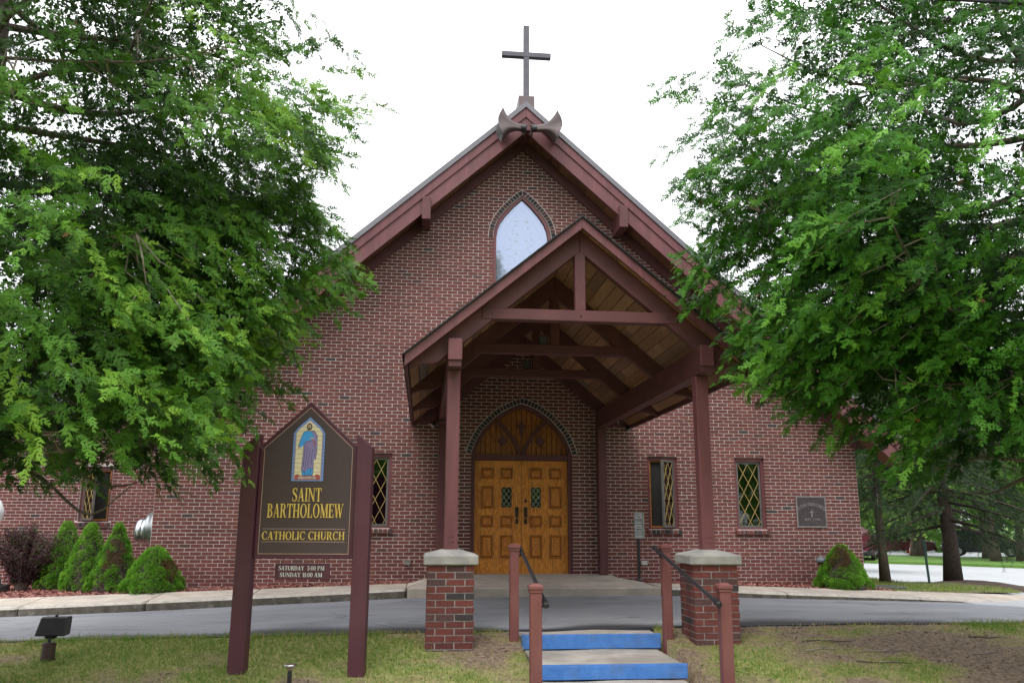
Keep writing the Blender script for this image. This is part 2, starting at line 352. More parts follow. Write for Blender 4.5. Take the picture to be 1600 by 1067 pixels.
class MB:
    def __init__(s): s.v = []; s.f = []
    def add(s, vs, fs):
        o = len(s.v); s.v += [tuple(p) for p in vs]; s.f += [tuple(i + o for i in f) for f in fs]; return s
    def box(s, x0, x1, y0, y1, z0, z1):
        return s.add([(x0, y0, z0), (x1, y0, z0), (x1, y1, z0), (x0, y1, z0), (x0, y0, z1), (x1, y0, z1), (x1, y1, z1), (x0, y1, z1)],
                     [(0, 3, 2, 1), (4, 5, 6, 7), (0, 1, 5, 4), (1, 2, 6, 5), (2, 3, 7, 6), (3, 0, 4, 7)])
    def hexa(s, a, b):                          # two quads (bottom, top) with matching order
        return s.add(list(a) + list(b), [(0, 3, 2, 1), (4, 5, 6, 7), (0, 1, 5, 4), (1, 2, 6, 5), (2, 3, 7, 6), (3, 0, 4, 7)])
    def bar(s, p, q, w, h, up=(0, 0, 1)):       # rectangular bar from p to q
        p, q, up = Vector(p), Vector(q), Vector(up)
        d = (q - p).normalized(); sd = d.cross(up)
        if sd.length < 1e-5: sd = d.cross(Vector((0, 1, 0)))
        sd.normalize(); u = sd.cross(d)
        def ring(c): return [c - sd * w / 2 - u * h / 2, c + sd * w / 2 - u * h / 2, c + sd * w / 2 + u * h / 2, c - sd * w / 2 + u * h / 2]
        return s.hexa(ring(p), ring(q))
    def prism(s, poly, y0, y1):                 # polygon in xz extruded along y
        n = len(poly)
        return s.add([(x, y0, z) for x, z in poly] + [(x, y1, z) for x, z in poly],
                     [tuple(range(n)), tuple(range(2 * n - 1, n - 1, -1))] + [(i, i + n, (i + 1) % n + n, (i + 1) % n) for i in range(n)])
    def ribbon(s, inner, outer, y0, y1, closed=False):   # band between two xz polylines, extruded along y
        n = len(inner); vs = []
        for (a, b), (c, d) in zip(inner, outer): vs += [(a, y0, b), (c, y0, d), (c, y1, d), (a, y1, b)]
        fs = []
        for i in range(n if closed else n - 1):
            j = (i + 1) % n
            for k in range(4): fs.append((4 * i + k, 4 * i + (k + 1) % 4, 4 * j + (k + 1) % 4, 4 * j + k))
        if not closed: fs += [(3, 2, 1, 0), (4 * n - 4, 4 * n - 3, 4 * n - 2, 4 * n - 1)]
        return s.add(vs, fs)
    def tube(s, pts, rad, n=8, cap=True):
        pts = [Vector(p) for p in pts]; rr = rad if isinstance(rad, (list, tuple)) else [rad] * len(pts)
        vs = []; up = Vector((.13, .31, .94))
        for i, p in enumerate(pts):
            d = (pts[min(i + 1, len(pts) - 1)] - pts[max(i - 1, 0)]).normalized()
            a = d.cross(up)
            if a.length < .05: a = d.cross(Vector((1, 0, 0)))
            a.normalize(); b = d.cross(a)
            for k in range(n):
                t = 2 * PI * k / n; vs.append(p + (a * math.cos(t) + b * math.sin(t)) * rr[i])
        fs = [(i * n + k, i * n + (k + 1) % n, (i + 1) * n + (k + 1) % n, (i + 1) * n + k) for i in range(len(pts) - 1) for k in range(n)]
        if cap: fs += [tuple(range(n - 1, -1, -1)), tuple((len(pts) - 1) * n + k for k in range(n))]
        return s.add(vs, fs)
    def lathe(s, prof, c, axis='z', n=20, sx=1.0, sy=1.0):   # prof: (radius, height along axis)
        vs = []
        for r, h in prof:
            for k in range(n):
                t = 2 * PI * k / n; a, b = r * math.cos(t) * sx, r * math.sin(t) * sy
                vs.append({'z': (c[0] + a, c[1] + b, c[2] + h), 'x': (c[0] + h, c[1] + a, c[2] + b), 'y': (c[0] + a, c[1] + h, c[2] + b)}[axis])
        m = len(prof)
        fs = [(i * n + k, i * n + (k + 1) % n, (i + 1) * n + (k + 1) % n, (i + 1) * n + k) for i in range(m - 1) for k in range(n)]
        fs += [tuple(range(n - 1, -1, -1)), tuple((m - 1) * n + k for k in range(n))]
        return s.add(vs, fs)
    def grid(s, fn, us, vs_):
        nu, nv = len(us), len(vs_)
        return s.add([fn(u, v) for v in vs_ for u in us], [(j * nu + i, j * nu + i + 1, (j + 1) * nu + i + 1, (j + 1) * nu + i) for j in range(nv - 1) for i in range(nu - 1)])
    def build(s, name, m, parent=None, smooth=False, bevel=0.0, local=False, fix=True):
        org = Vector((0, 0, 0)) if (parent is None or local) else ORG[parent]
        me = bpy.data.meshes.new(name)
        me.from_pydata([(p[0] - org.x, p[1] - org.y, p[2] - org.z) for p in s.v], [], s.f)
        if fix:
            bm = bmesh.new(); bm.from_mesh(me); bmesh.ops.recalc_face_normals(bm, faces=bm.faces); bm.to_mesh(me); bm.free()
        me.materials.append(m if not isinstance(m, str) else M[m])
        if smooth: me.polygons.foreach_set('use_smooth', [True] * len(me.polygons))
        o = bpy.data.objects.new(name, me); COL.objects.link(o)
        if parent is not None: o.parent = parent
        ORG[o] = org
        if bevel > 0:
            b = o.modifiers.new('bevel', 'BEVEL'); b.width = bevel; b.segments = 1; b.limit_method = 'ANGLE'; b.angle_limit = math.radians(40)
        return o

def empty(name, loc, label, cat, group=None, rotz=0.0):
    o = bpy.data.objects.new(name, None); COL.objects.link(o); o.location = loc; o.rotation_euler.z = rotz
    o.empty_display_size = .2; ORG[o] = Vector(loc)
    return tag(o, label, cat, group)

def tag(o, label=None, cat=None, group=None, kind=None):
    if label: o['label'] = label
    if cat: o['category'] = cat
    if group: o['group'] = group
    if kind: o['kind'] = kind
    return o

def shared(name, me, parent, loc, rot=None):
    o = bpy.data.objects.new(name, me); COL.objects.link(o); o.parent = parent
    o.location = Vector(loc) - ORG[parent]
    if rot is not None: o.rotation_euler = rot
    return o

def soup(name, tris, tone, m, parent=None):
    """many loose triangles (n,3,3) with one tone per triangle -> one mesh object"""
    n = len(tris); me = bpy.data.meshes.new(name)
    org = np.array(ORG[parent]) if parent is not None else np.zeros(3)
    co = (tris.reshape(-1, 3) - org).astype(np.float32)
    me.vertices.add(n * 3); me.vertices.foreach_set('co', co.ravel())
    me.loops.add(n * 3); me.loops.foreach_set('vertex_index', np.arange(n * 3, dtype=np.int32))
    me.polygons.add(n); me.polygons.foreach_set('loop_start', np.arange(0, n * 3, 3, dtype=np.int32))
    a = me.attributes.new('tone', 'FLOAT', 'POINT'); a.data.foreach_set('value', np.repeat(tone, 3).astype(np.float32))
    me.update(calc_edges=True); me.materials.append(M[m])
    o = bpy.data.objects.new(name, me); COL.objects.link(o)
    if parent is not None: o.parent = parent
    ORG[o] = Vector(org)
    return o

def interp(x, xs, ys): return float(np.interp(x, xs, ys))

# ------------------------------------------------------------------ ground heights
def z_near(x): return interp(x, [-14, -6.6, -2, 2, 4, 6, 14], [-.50, -.405, -.352, -.305, -.292, -.302, -.42])
def z_foot(x): return interp(x, [-14, -8.3, -6.4, -4.9, -2, 2, 4, 6.3, 8.7, 14], [-.72, -.516, -.453, -.385, -.261, -.238, -.295, -.35, -.415, -.55])
def z_kerb(x): return interp(x, [-14, -8.35, -6.46, -4.9, -2.06, 2.1, 4, 6.3, 8.66, 14], [-.59, -.374, -.299, -.238, -.111, -.095, -.19, -.27, -.375, -.52])
def z_back(x): return -.02 - .033 * min(abs(x), 12)
def z_lawn(x, y):
    z = z_near(x)
    if y > -5.5: return z - .03 - .05 * (y + 5.5)
    return max(z + .137 * (y + 5.5), -.80)
def z_right(x, y): return max(-1.0, -.30 - .03 * max(0, .7 * (x - 8) + .7 * y))
def kerb_y(x): return -1.9
def near_y(x): return -5.5 + .035 * math.sin(x * 2.1) + .025 * math.sin(x * 5.3 + 1)

# far ground: one sheet to the horizon, kept below the near sheets
def z_ground(x, y):
    if x > 6.5 and y > -5: z = z_right(x, max(y, -1))
    else: z = -.80
    near = max(0, 1 - max(0, math.hypot(x, y + 2) - 40) / 60)
    return z - .14 if near > 0 else z - .05
_xs = [-900, -400, -200, -100, -50, -25] + list(np.arange(-18, 60, 3)) + [80, 140, 300, 900]
_ys = [-400, -150, -60, -30] + list(np.arange(-18, 60, 3)) + [80, 130, 250, 500, 1200]
g = MB().grid(lambda x, y: (x, y, z_ground(x, y)), _xs, _ys).build('ground', 'turf'); tag(g, kind='structure')

# lawn in front of the drive, with a patchy cover used by both the soil colour and the grass blades
def vnoise(seed):
    r = np.random.default_rng(seed); tb = r.random((64, 64))
    def fn(x, y, s):
        x = np.asarray(x, float) / s + 17.3; y = np.asarray(y, float) / s + 9.1
        i, j = np.floor(x).astype(int), np.floor(y).astype(int); fx, fy = x - i, y - j
        fx, fy = fx * fx * (3 - 2 * fx), fy * fy * (3 - 2 * fy)
        t = lambda a, b: tb[a % 64, b % 64]
        return (t(i, j) * (1 - fx) + t(i + 1, j) * fx) * (1 - fy) + (t(i, j + 1) * (1 - fx) + t(i + 1, j + 1) * fx) * fy
    return fn
N1, N2 = vnoise(3), vnoise(8)
def cover(x, y):
    x = np.asarray(x, float); y = np.asarray(y, float)
    n = .5 * N1(x, y, .9) + .3 * N1(x, y, .33) + .2 * N2(x, y, .12)
    base = np.interp(x, [-8, -3.8, -2.2, -1.2, -.4, 1.3, 1.9, 2.6, 4.2, 6, 9], [.86, .76, .58, .46, .42, .40, .44, .44, .18, .30, .55])
    edge = np.exp(-((y + 5.75) / .28) ** 2) * np.where(np.abs(x) > 2.3, .55, -.1)      # greener strip along the drive
    bare = np.exp(-(((x - 4.1) / 1.5) ** 2 + ((y + 6.75) / .5) ** 2)) * .55 + np.exp(-(((x + 1.0) / .75) ** 2 + ((y + 6.1) / .5) ** 2)) * .55
    return np.clip((n - .5) * 3.2 + base + edge - bare, 0, 1)
def bumpy(x, y): return .022 * float(N1(x, y, .6)) + .012 * float(N2(x, y, .2))
STEP_X0, STEP_X1 = -.69, .985
def lawn_pt(x, y):
    z = z_lawn(x, y) + (bumpy(x, y) if y < -5.6 else 0)
    if STEP_X0 - .02 < x < STEP_X1 + .02 and y < -5.0: z -= .30
    return (x, y, z)
_lx = sorted(set([round(v, 4) for v in list(np.arange(-16, -9, .5)) + list(np.arange(-9, 9, .09)) + list(np.arange(9, 16.1, .5))] + [STEP_X0 - .03, STEP_X0 - .02 + .001, STEP_X1 + .02 - .001, STEP_X1 + .03]))
_ly = [-40, -30, -20, -14] + list(np.arange(-11, -5.15, .09))
lb = MB().grid(lawn_pt, _lx, _ly); lawn = lb.build('lawn', 'lawn', fix=False); tag(lawn, kind='structure')
a = lawn.data.attributes.new('cover', 'FLOAT', 'POINT')
_p = np.array(lb.v); a.data.foreach_set('value', cover(_p[:, 0], _p[:, 1]).astype(np.float32))
lawn.data.polygons.foreach_set('use_smooth', [True] * len(lawn.data.polygons))

# the drive
def road_pt(x, t):
    y = near_y(x) * (1 - t) + kerb_y(x) * t
    z = z_near(x) * (1 - t) + z_foot(x) * t + .012 * math.sin(PI * t) + .012
    return (x, y, z)
_tx = list(np.arange(-24, -9, .5)) + list(np.arange(-9, 9.5, .15)) + list(np.arange(10, 24.1, .5)); _tt = [0, .01, .05, .08, .12, .2, .35, .5, .65, .8, .92, .97, 1.006]
rb = MB().grid(road_pt, _tx, _tt)
rb.grid(lambda x, k: (x, near_y(x) - .006 * k, z_near(x) + .012 - .07 * k), _tx, [0, 1])
road = rb.build('driveway', 'asphalt', fix=False); tag(road, kind='structure')
a = road.data.attributes.new('seal', 'FLOAT', 'POINT')
def _seal(x, y):
    t = (y - near_y(x)) / 3.6
    w = .05 + .09 * math.exp(-((x + 2.9) / 1.3) ** 2) + .05 * math.exp(-((x - 2.9) / 1.2) ** 2) + .03 * math.sin(x * 3.1)
    return max(0, min(1, 1.6 - t / max(w, .03)))
a.data.foreach_set('value', [_seal(p[0], p[1]) for p in rb.v])

# walkway and kerb: cast in lengths with open joints
walk = bpy.data.objects.new('walkway', None); COL.objects.link(walk); ORG[walk] = Vector((0, 0, 0)); tag(walk, kind='structure')
def slab_piece(x0, x1, ya, yb, zfun, depth, nx=6):
    m = MB(); xs = np.linspace(x0, x1, nx)
    for i in range(nx - 1):
        a, b = xs[i], xs[i + 1]
        top = [(a, ya, zfun(a, ya)), (b, ya, zfun(b, ya)), (b, yb, zfun(b, yb)), (a, yb, zfun(a, yb))]
        m.hexa([(p[0], p[1], p[2] - depth) for p in top], top)
    bm = bmesh.new(); vs = [bm.verts.new(p) for p in m.v]
    for f in m.f: bm.faces.new([vs[i] for i in f])
    bmesh.ops.remove_doubles(bm, verts=bm.verts, dist=1e-5)
    # drop the inner faces where two pieces meet
    inner = [f for f in bm.faces if abs(f.normal.x) > .99 and min(abs(f.calc_center_median().x - x0), abs(f.calc_center_median().x - x1)) > 1e-3]
    bmesh.ops.delete(bm, geom=inner, context='FACES')
    out = MB(); bm.verts.index_update(); bm.verts.ensure_lookup_table()
    out.v = [tuple(v.co) for v in bm.verts]; out.f = [tuple(v.index for v in f.verts) for f in bm.faces]; bm.free()
    return out
def zw(x, y):
    t = (y + 1.9) / 1.0
    return z_kerb(x) * (1 - t) + z_back(x) * t
joints_l = [-2.12, -4.62, -6.2, -8.1, -10.4, -12.9, -16]
joints_r = [2.16, 4.35, 6.75, 8.05, 9.4, 11.6, 14.5]
for js in (joints_l, joints_r):
    for a0, a1 in zip(js, js[1:]):
        x0, x1 = min(a0, a1) + .008, max(a0, a1) - .008
        slab_piece(x0, x1, -1.74, -.9, zw, .12, 8).build('pavement_slab', 'concrete', walk, bevel=.01)
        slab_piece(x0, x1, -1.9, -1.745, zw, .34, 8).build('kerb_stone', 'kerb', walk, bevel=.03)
# porch slab: level at the doors, falling to the kerb
def zslab(x, y):
    return interp(y, [-1.92, -.75, 0], [-.1, -.004, 0.0])
sl = MB()
pts_b = [(-1.72, 0.0), (1.72, 0.0)]; mid = [(-1.78, -.8), (1.66, -.85)]; fr = [(-2.10, -1.905), (2.14, -1.905)]
top = [(fr[0][0], fr[0][1], -.1), (fr[1][0], fr[1][1], -.1), (mid[1][0], mid[1][1], -.004), (1.72, -.0, 0), (-1.72, -.0, 0), (mid[0][0], mid[0][1], -.004)]
sl.add(top + [(x, y, -.42) for x, y, z in top], [(0, 1, 2, 5), (5, 2, 3, 4), (6, 7, 1, 0), (7, 8, 2, 1), (8, 9, 3, 2), (9, 10, 4, 3), (10, 11, 5, 4), (11, 6, 0, 5)])
# ramped wings that join the slab to the walk
for sgn in (-1, 1):
    A = (sgn * 2.125 - .01 if sgn > 0 else -2.10, -1.905); 
    x1 = sgn * 2.12
    w = [(mid[0][0] if sgn < 0 else mid[1][0], -.80, -.03), (x1, -1.74, -.108), (x1, -.9, -.088), (sgn * 1.74, -.3, -.03)]
    if sgn > 0: w = w[::-1]
    sl.add(w + [(x, y, -.4) for x, y, z in w], [(0, 1, 2, 3), (4, 5, 1, 0), (5, 6, 2, 1), (6, 7, 3, 2), (7, 4, 0, 3)])
tag(sl.build('porch_slab', 'concrete', bevel=.012), kind='structure')

# mulch beds along the wall
def bed_pt(x, y): return (x, y, (z_back(x) - .012) + .03 * (1 + (y + .1)) * 0 + .018 * float(N1(x, y, .4)) - .004)
mb = MB()
mb.grid(bed_pt, list(np.arange(-14, -1.72, .2)), list(np.linspace(-.93, 3.0, 20)))
mb.grid(bed_pt, list(np.arange(1.76, 7.1, .2)), list(np.linspace(-.93, .02, 6)))
tag(mb.build('mulch_bed', 'mulch_soil', fix=False), kind='structure')
ch = []; tn = []
def chips(n, x0, x1, y0, y1, zf):
    x = rng.uniform(x0, x1, n); y = rng.uniform(y0, y1, n); z = np.array([zf(a, b)[2] for a, b in zip(x, y)]) + .006
    for i in range(n):
        d = Vector((rng.normal(), rng.normal(), rng.normal() * .35)).normalized(); e = d.cross(Vector((rng.normal() * .4, rng.normal() * .4, 1))).normalized()
        c = Vector((x[i], y[i], z[i])); L, W = rng.uniform(.018, .05), rng.uniform(.006, .014)
        p = [c - d * L - e * W, c + d * L - e * W, c + d * L + e * W, c - d * L + e * W]
        MU.add(p, [(0, 1, 2, 3)])
MU = MB()
chips(3600, -11, -6.85, -.9, 2.2, bed_pt); chips(1800, -6.8, -1.8, -.9, -.03, bed_pt); chips(1800, 2.2, 7.0, -.9, -.03, bed_pt)
tag(MU.build('mulch_chips', 'mulch', fix=False), kind='stuff')

# right of the church: verge, parking lot, island
VB = [(7.0, 12.0), (9.2, 8.5), (9.8, 5.1), (9.5, 2.6), (9.7, 2.0), (10.4, 1.75), (10.2, .6), (9.6, -.6), (9.3, -.92)]
vm = MB()
for i in range(len(VB) - 1):
    (xa, ya), (xb, yb) = VB[i], VB[i + 1]
    vm.grid(lambda u, v, xa=xa, ya=ya, xb=xb, yb=yb: ((6.7 + ((xa + (xb - xa) * v) - 6.7) * u), ya + (yb - ya) * v, z_right(6.7 + ((xa + (xb - xa) * v) - 6.7) * u, max(ya + (yb - ya) * v, -.9)) - .0 + .02 * float(N1(6.7 + 3 * u, ya + v, .5)) + (.09 * math.exp(-((6.7 + ((xa + (xb - xa) * v) - 6.7) * u - 10.15) ** 2 + (ya + (yb - ya) * v - 2.35) ** 2) / .8))), [0, .2, .4, .6, .75, .85, .92, .96, 1.0], [0, .25, .5, .75, 1.0])
tag(vm.build('verge', 'verge', fix=False), kind='structure')
sm = MB(); 
sm.lathe([(1.25, -.30), (1.2, -.02), (.9, .03), (.55, .09), (.3, .12)], (10.45, 2.15, -.40), n=20, sx=1.15)
tag(sm.build('soil_mound', 'soil', smooth=True), kind='structure')
lot = MB().grid(lambda x, y: (x, y, z_right(x, y) - .06), list(np.arange(7.5, 70, 1.5)), [-4 + i * 1.5 for i in range(46)])
tag(lot.build('parking_lot', 'lot', fix=False), kind='structure')
# island of grass beyond the lot
isl = [(18.6, 34.5), (21.4, 26.5), (23.8, 24.7), (26.4, 21.6), (31, 16), (50, 12), (60, 40), (30.3, 31.6), (24, 36)]
ilm = MB(); n = len(isl)
ilm.add([(x, y, -.93) for x, y in isl] + [(x, y, -1.2) for x, y in isl], [tuple(range(n))] + [(i, (i + 1) % n, n + (i + 1) % n, n + i) for i in range(n)])
tag(ilm.build('grass_island', 'turf'), kind='structure')
LM = MB()
for (p, q) in (((12.2, 4.6), (18, 4.2)), ((12.8, 7.2), (19, 6.9)), ((13.7, 9.8), (20, 9.6)), ((14.7, 12.6), (21, 12.4)), ((15.6, 15.6), (22, 15.4)), ((16.5, 19), (22, 18.8)), ((11.8, 2.9), (14.5, 2.4))):
    p, q = Vector((*p, 0)), Vector((*q, 0)); d = (q - p).normalized(); s_ = Vector((-d.y, d.x, 0)) * .055
    pts = []
    for c in (p - s_, q - s_, q + s_, p + s_): pts.append((c.x, c.y, z_right(c.x, c.y) - .045))
    LM.add(pts, [(0, 1, 2, 3)])
tag(LM.build('lot_markings', 'line_white', fix=False), kind='structure')

# ================================================================== church
church = empty('church', (0, 0, 0), 'red brick church with a steep gabled front, arched oak doors and narrow diamond lattice windows', 'church')
WF = 6.79; AP, SL = 9.38, 0.905           # roof apex and slope (top surface)
Z0 = -.42
def roof_z(x): return AP - SL * abs(x)
# openings of the facade (x half-profile as function of z)
GPROF = [(0.0, 5.3), (0.0, 5.3)]
def arch_gable(W, zs, za):                 # pointed arch with shouldered sides: list of (x, z) right half, spring -> apex
    prof = [(1, 0), (.985, .13), (.94, .27), (.84, .42), (.64, .60), (.32, .82), (0, 1)]
    return [(x * W, zs + (za - zs) * h) for x, h in prof]
def arch_door(W, zs, za):
    prof = [(1, 0), (.985, .08), (.953, .16), (.89, .30), (.785, .465), (.645, .615), (.535, .72), (.365, .842), (.19, .93), (0, 1)]
    return [(x * W, zs + (za - zs) * h) for x, h in prof]
def outline(half, z_bottom):
    r = [(half[0][0], z_bottom)] + half
    return r + [(-x, z) for x, z in reversed(r[:-1])]
def half_at(half, z):
    if z < half[0][1]: return half[0][0]
    for (a, b), (c, d) in zip(half, half[1:]):
        if b <= z <= d: return a + (c - a) * (z - b) / (d - b + 1e-9)
    return 0.0
GW = arch_gable(.60, 6.6408, 7.60); GWB = 4.95
DW = arch_door(.985, 2.2403, 3.245)
WIN = [(-3.09, -2.49), (2.48, 3.085), (4.25, 4.865)]; WZ0, WZ1 = .8429, 2.2403
PLQ = (5.47, 6.09, .8863, 1.4956)

def filled(name, loops, y0, y1, m, parent):
    cu = bpy.data.curves.new('tmp', 'CURVE'); cu.dimensions = '2D'; cu.fill_mode = 'BOTH'; cu.extrude = (y1 - y0) / 2
    for lp in loops:
        sp = cu.splines.new('POLY'); sp.points.add(len(lp) - 1); sp.use_cyclic_u = True
        for p, (x, z) in zip(sp.points, lp): p.co = (x, z, 0, 1)
    ob = bpy.data.objects.new('tmp', cu); COL.objects.link(ob)
    dg = bpy.context.evaluated_depsgraph_get(); me = bpy.data.meshes.new_from_object(ob.evaluated_get(dg))
    out = MB(); out.v = [(v.co.x, (y0 + y1) / 2 - v.co.z, v.co.y) for v in me.vertices]; out.f = [tuple(p.vertices) for p in me.polygons]
    bpy.data.objects.remove(ob); bpy.data.curves.remove(cu); bpy.data.meshes.remove(me)
    return out.build(name, m, parent)

gable_pts = [(-WF, Z0), (WF, Z0), (WF, roof_z(WF) - .35), (0, AP - .35), (-WF, roof_z(WF) - .35)]
loops = [gable_pts, outline(GW, GWB), outline(DW, -.05)] + [[(a, WZ0), (b, WZ0), (b, WZ1), (a, WZ1)] for a, b in WIN]
wall = filled('front_wall', loops, .007, .30, 'mortar', church)

CH, BL, JT = .0677, .203, .0138
def brick_rows(x0, x1, z0, z1, lim=None, excl=None, seed=1):
    """running bond: list of (xa, xb, za, zb, full)"""
    r = random.Random(seed); out = []; k = 0; z = z0
    while z + CH <= z1 + 1e-6:
        zc = z + CH / 2; a0, a1 = x0, x1
        if lim:
            a0, a1 = lim(z + CH * .8); a0, a1 = max(a0, x0), min(a1, x1)
        iv = sorted(excl(z, z + CH)) if excl else []
        spans = []; c = a0
        for p, q in iv:
            if p > c: spans.append((c, min(p, a1)))
            c = max(c, q)
        if c < a1: spans.append((c, a1))
        off = (k % 2) * BL / 2
        for p, q in spans:
            if q - p < .02: continue
            cuts = [p]; x = x0 + off + math.ceil((p - x0 - off) / BL) * BL
            while x < q:
                if x - p > .055 and q - x > .055: cuts.append(x)
                x += BL
            cuts.append(q)
            for u, v in zip(cuts, cuts[1:]):
                out.append((u + JT / 2, v - JT / 2, z + JT / 2, z + CH - JT / 2, abs(v - u - BL) < .002))
        z += CH; k += 1
    return out

def facade_excl(za, zb):
    e = JT / 2 + .002                           # bricks run right up to the openings
    iv = [((a + e, b - e) if za > .80 else (a - .045 + e, b + .045 - e)) for a, b in WIN if zb > WZ0 - .085 and za < WZ1 - .005]
    zm = za + CH * .75
    if zb > .02 and za < DW[-1][1] + .10:
        hw = half_at(arch_door(.985 + .10, 2.2403, 3.245 + .11), zm) if zm > 2.25 else .985
        if hw > 0: iv.append((-hw + e, hw - e))
    if za > GWB and za < GW[-1][1] + .10:
        hw = half_at(arch_gable(.60 + .10, 6.6408, 7.60 + .11), zm) if zm > 6.65 else .60
        if hw > 0: iv.append((-hw + e, hw - e))
    if zb > PLQ[2] + .01 and za < PLQ[3] - .01: iv.append((PLQ[0] + e, PLQ[1] - e))
    return iv
rows = brick_rows(-WF, WF, -.40, 9.0, lambda z: (-(AP - .36 - z) / SL, (AP - .36 - z) / SL), facade_excl)

def project(p):
    d = Vector(p) - CAM; z = d.dot(_f)
    return 800 + 1294.07 * d.dot(_r) / z, 533.5 - 1294.07 * d.dot(_u) / z
def clear_view(u, v):                       # facade bricks the photograph shows in the open
    if v > 900 or u < 250 or u > 1340: return False
    if 352 < u < 585 and v > 600: return False
    if u < 600 and v < 700 and u < 590: return False
    if 630 < u < 1180 and v > 330 and not (955 < u < 1080 and v > 690) and not (645 < u < 688 and v > 700): return False
    if u > 1190 and v < 720: return False
    if 1075 < u < 1125: return False
    return True
full = []
for i, (a, b, z0, z1, fl) in enumerate(rows):
    u, v = project(((a + b) / 2, 0, (z0 + z1) / 2))
    if fl and clear_view(u, v): full.append(((Vector(((a + b) / 2, 0, (z0 + z1) / 2)) - CAM).length, i))
full.sort(); single = {i for _, i in full[:300]}
me_b = None; stuff = MB(); rj = random.Random(5)
for i, (a, b, z0, z1, fl) in enumerate(rows):
    dy = rj.uniform(-.0015, .002); dz = rj.uniform(-.001, .001)
    if i in single:
        if me_b is None:
            h = (BL - JT) / 2; hz = (CH - JT) / 2
            o = MB().box(-h, h, -.0, .06, -hz, hz).build('brick', 'brick', church, local=True); me_b = o.data; ORG[o] = Vector((0, 0, 0))
            o.parent = wall; o.location = ((a + b) / 2, dy, (z0 + z1) / 2 + dz)
        else: shared('brick', me_b, wall, ((a + b) / 2, dy, (z0 + z1) / 2 + dz))
    else: stuff.box(a, b, dy, .06, z0 + dz, z1 + dz)
tag(stuff.build('bricks', 'brick', wall, fix=False), kind='stuff')

# brick arches over the doors and the gable window, each brick its own piece
def arch_ring(name, half_in, depth_out, parent_name, step, y=-.011):
    r = MB(); 
    pts = [(x, z) for x, z in half_in] + [(-x, z) for x, z in reversed(half_in[:-1])]
    # resample
    seg = [(Vector(p), Vector(q)) for p, q in zip(pts, pts[1:])]; L = sum((q - p).length for p, q in seg); n = int(round(L / step))
    def at(s):
        for p, q in seg:
            l = (q - p).length
            if s <= l + 1e-9: return p + (q - p) * (s / l), (q - p).normalized()
            s -= l
        return seg[-1][1], (seg[-1][1] - seg[-1][0]).normalized()
    def nrm(s):
        a, b = at(max(0, s - .08))[0], at(min(L, s + .08))[0]; t = (b - a).normalized(); return Vector((t.y, -t.x))
    inn, out = [], []
    for k in range(n + 1):
        s = L * k / n; p, _ = at(s); q = p + nrm(s) * depth_out; inn.append((p.x, p.y)); out.append((q.x, q.y))
    ring = MB().ribbon([(x, z) for x, z in inn], [(x * 1.006, z + .006) for x, z in out], -.0035, .12).build(parent_name, 'mortar', church)
    for k in range(n):
        a, b = Vector(inn[k]), Vector(inn[k + 1]); c, d = Vector(out[k + 1]), Vector(out[k]); m = (a + b + c + d) / 4
        q = [m + (p - m) * .86 for p in (a, b, c, d)]
        q = [(m + Vector(((p - m).x, (p - m).y)) * 1.0) for p in q]
        MB().prism([(p.x, p.y) for p in q], y + rj.uniform(-.002, .002), .08).build('brick', 'dark_brick', ring)
arch_ring('door', arch_door(.985, 2.2403, 3.245), .105, 'door_arch', .0685)
arch_ring('gable', arch_gable(.60, 6.6408, 7.60), .105, 'window_arch', .0685)

# body of the church behind the facade, roof
def side_mat():
    m, t, n, b = _nodes('side_brickwork')
    bt = n.new('ShaderNodeTexBrick'); mp = n.new('ShaderNodeMapping'); co = n.new('ShaderNodeTexCoord').outputs['Object']
    sx = n.new('ShaderNodeSeparateXYZ'); cx = n.new('ShaderNodeCombineXYZ'); ad = n.new('ShaderNodeMath'); ad.operation = 'ADD'
    t.links.new(co, sx.inputs[0]); t.links.new(sx.outputs[0], ad.inputs[0]); t.links.new(sx.outputs[1], ad.inputs[1])
    t.links.new(ad.outputs[0], cx.inputs[0]); t.links.new(sx.outputs[2], cx.inputs[1]); t.links.new(cx.outputs[0], bt.inputs[0])
    bt.inputs['Color1'].default_value = (.165, .052, .044, 1); bt.inputs['Color2'].default_value = (.12, .045, .04, 1); bt.inputs['Mortar'].default_value = (.42, .38, .35, 1)
    bt.inputs['Scale'].default_value = 1; bt.inputs['Mortar Size'].default_value = .006; bt.inputs['Brick Width'].default_value = .203; bt.inputs['Row Height'].default_value = .0677
    t.links.new(bt.outputs[0], b.inputs['Base Color']); b.inputs['Roughness'].default_value = .9
    return m
M['side'] = side_mat()
sw = MB()
for s in (-1, 1): sw.box(min(s * WF, s * (WF - .25)), max(s * WF, s * (WF - .25)), .30, 17, Z0, roof_z(WF) - .30)
sw.prism([(-WF, Z0), (WF, Z0), (WF, roof_z(WF) - .3), (0, AP - .3), (-WF, roof_z(WF) - .3)], 16.7, 16.95)
sw.build('side_walls', 'side', church)
MB().box(-WF + .25, WF - .25, .3, 16.7, -.2, -.05).build('floor', 'dark_in', church)
YR = -.62                                    # front of the rake
XE = 7.45
roof = MB()
for s in (-1, 1):
    roof.prism([(0, AP - .03), (s * XE, roof_z(XE) - .03), (s * XE, roof_z(XE) - .12), (0, AP - .12)], YR + .05, 17.3)
roof = roof.build('roof', 'beam', church)
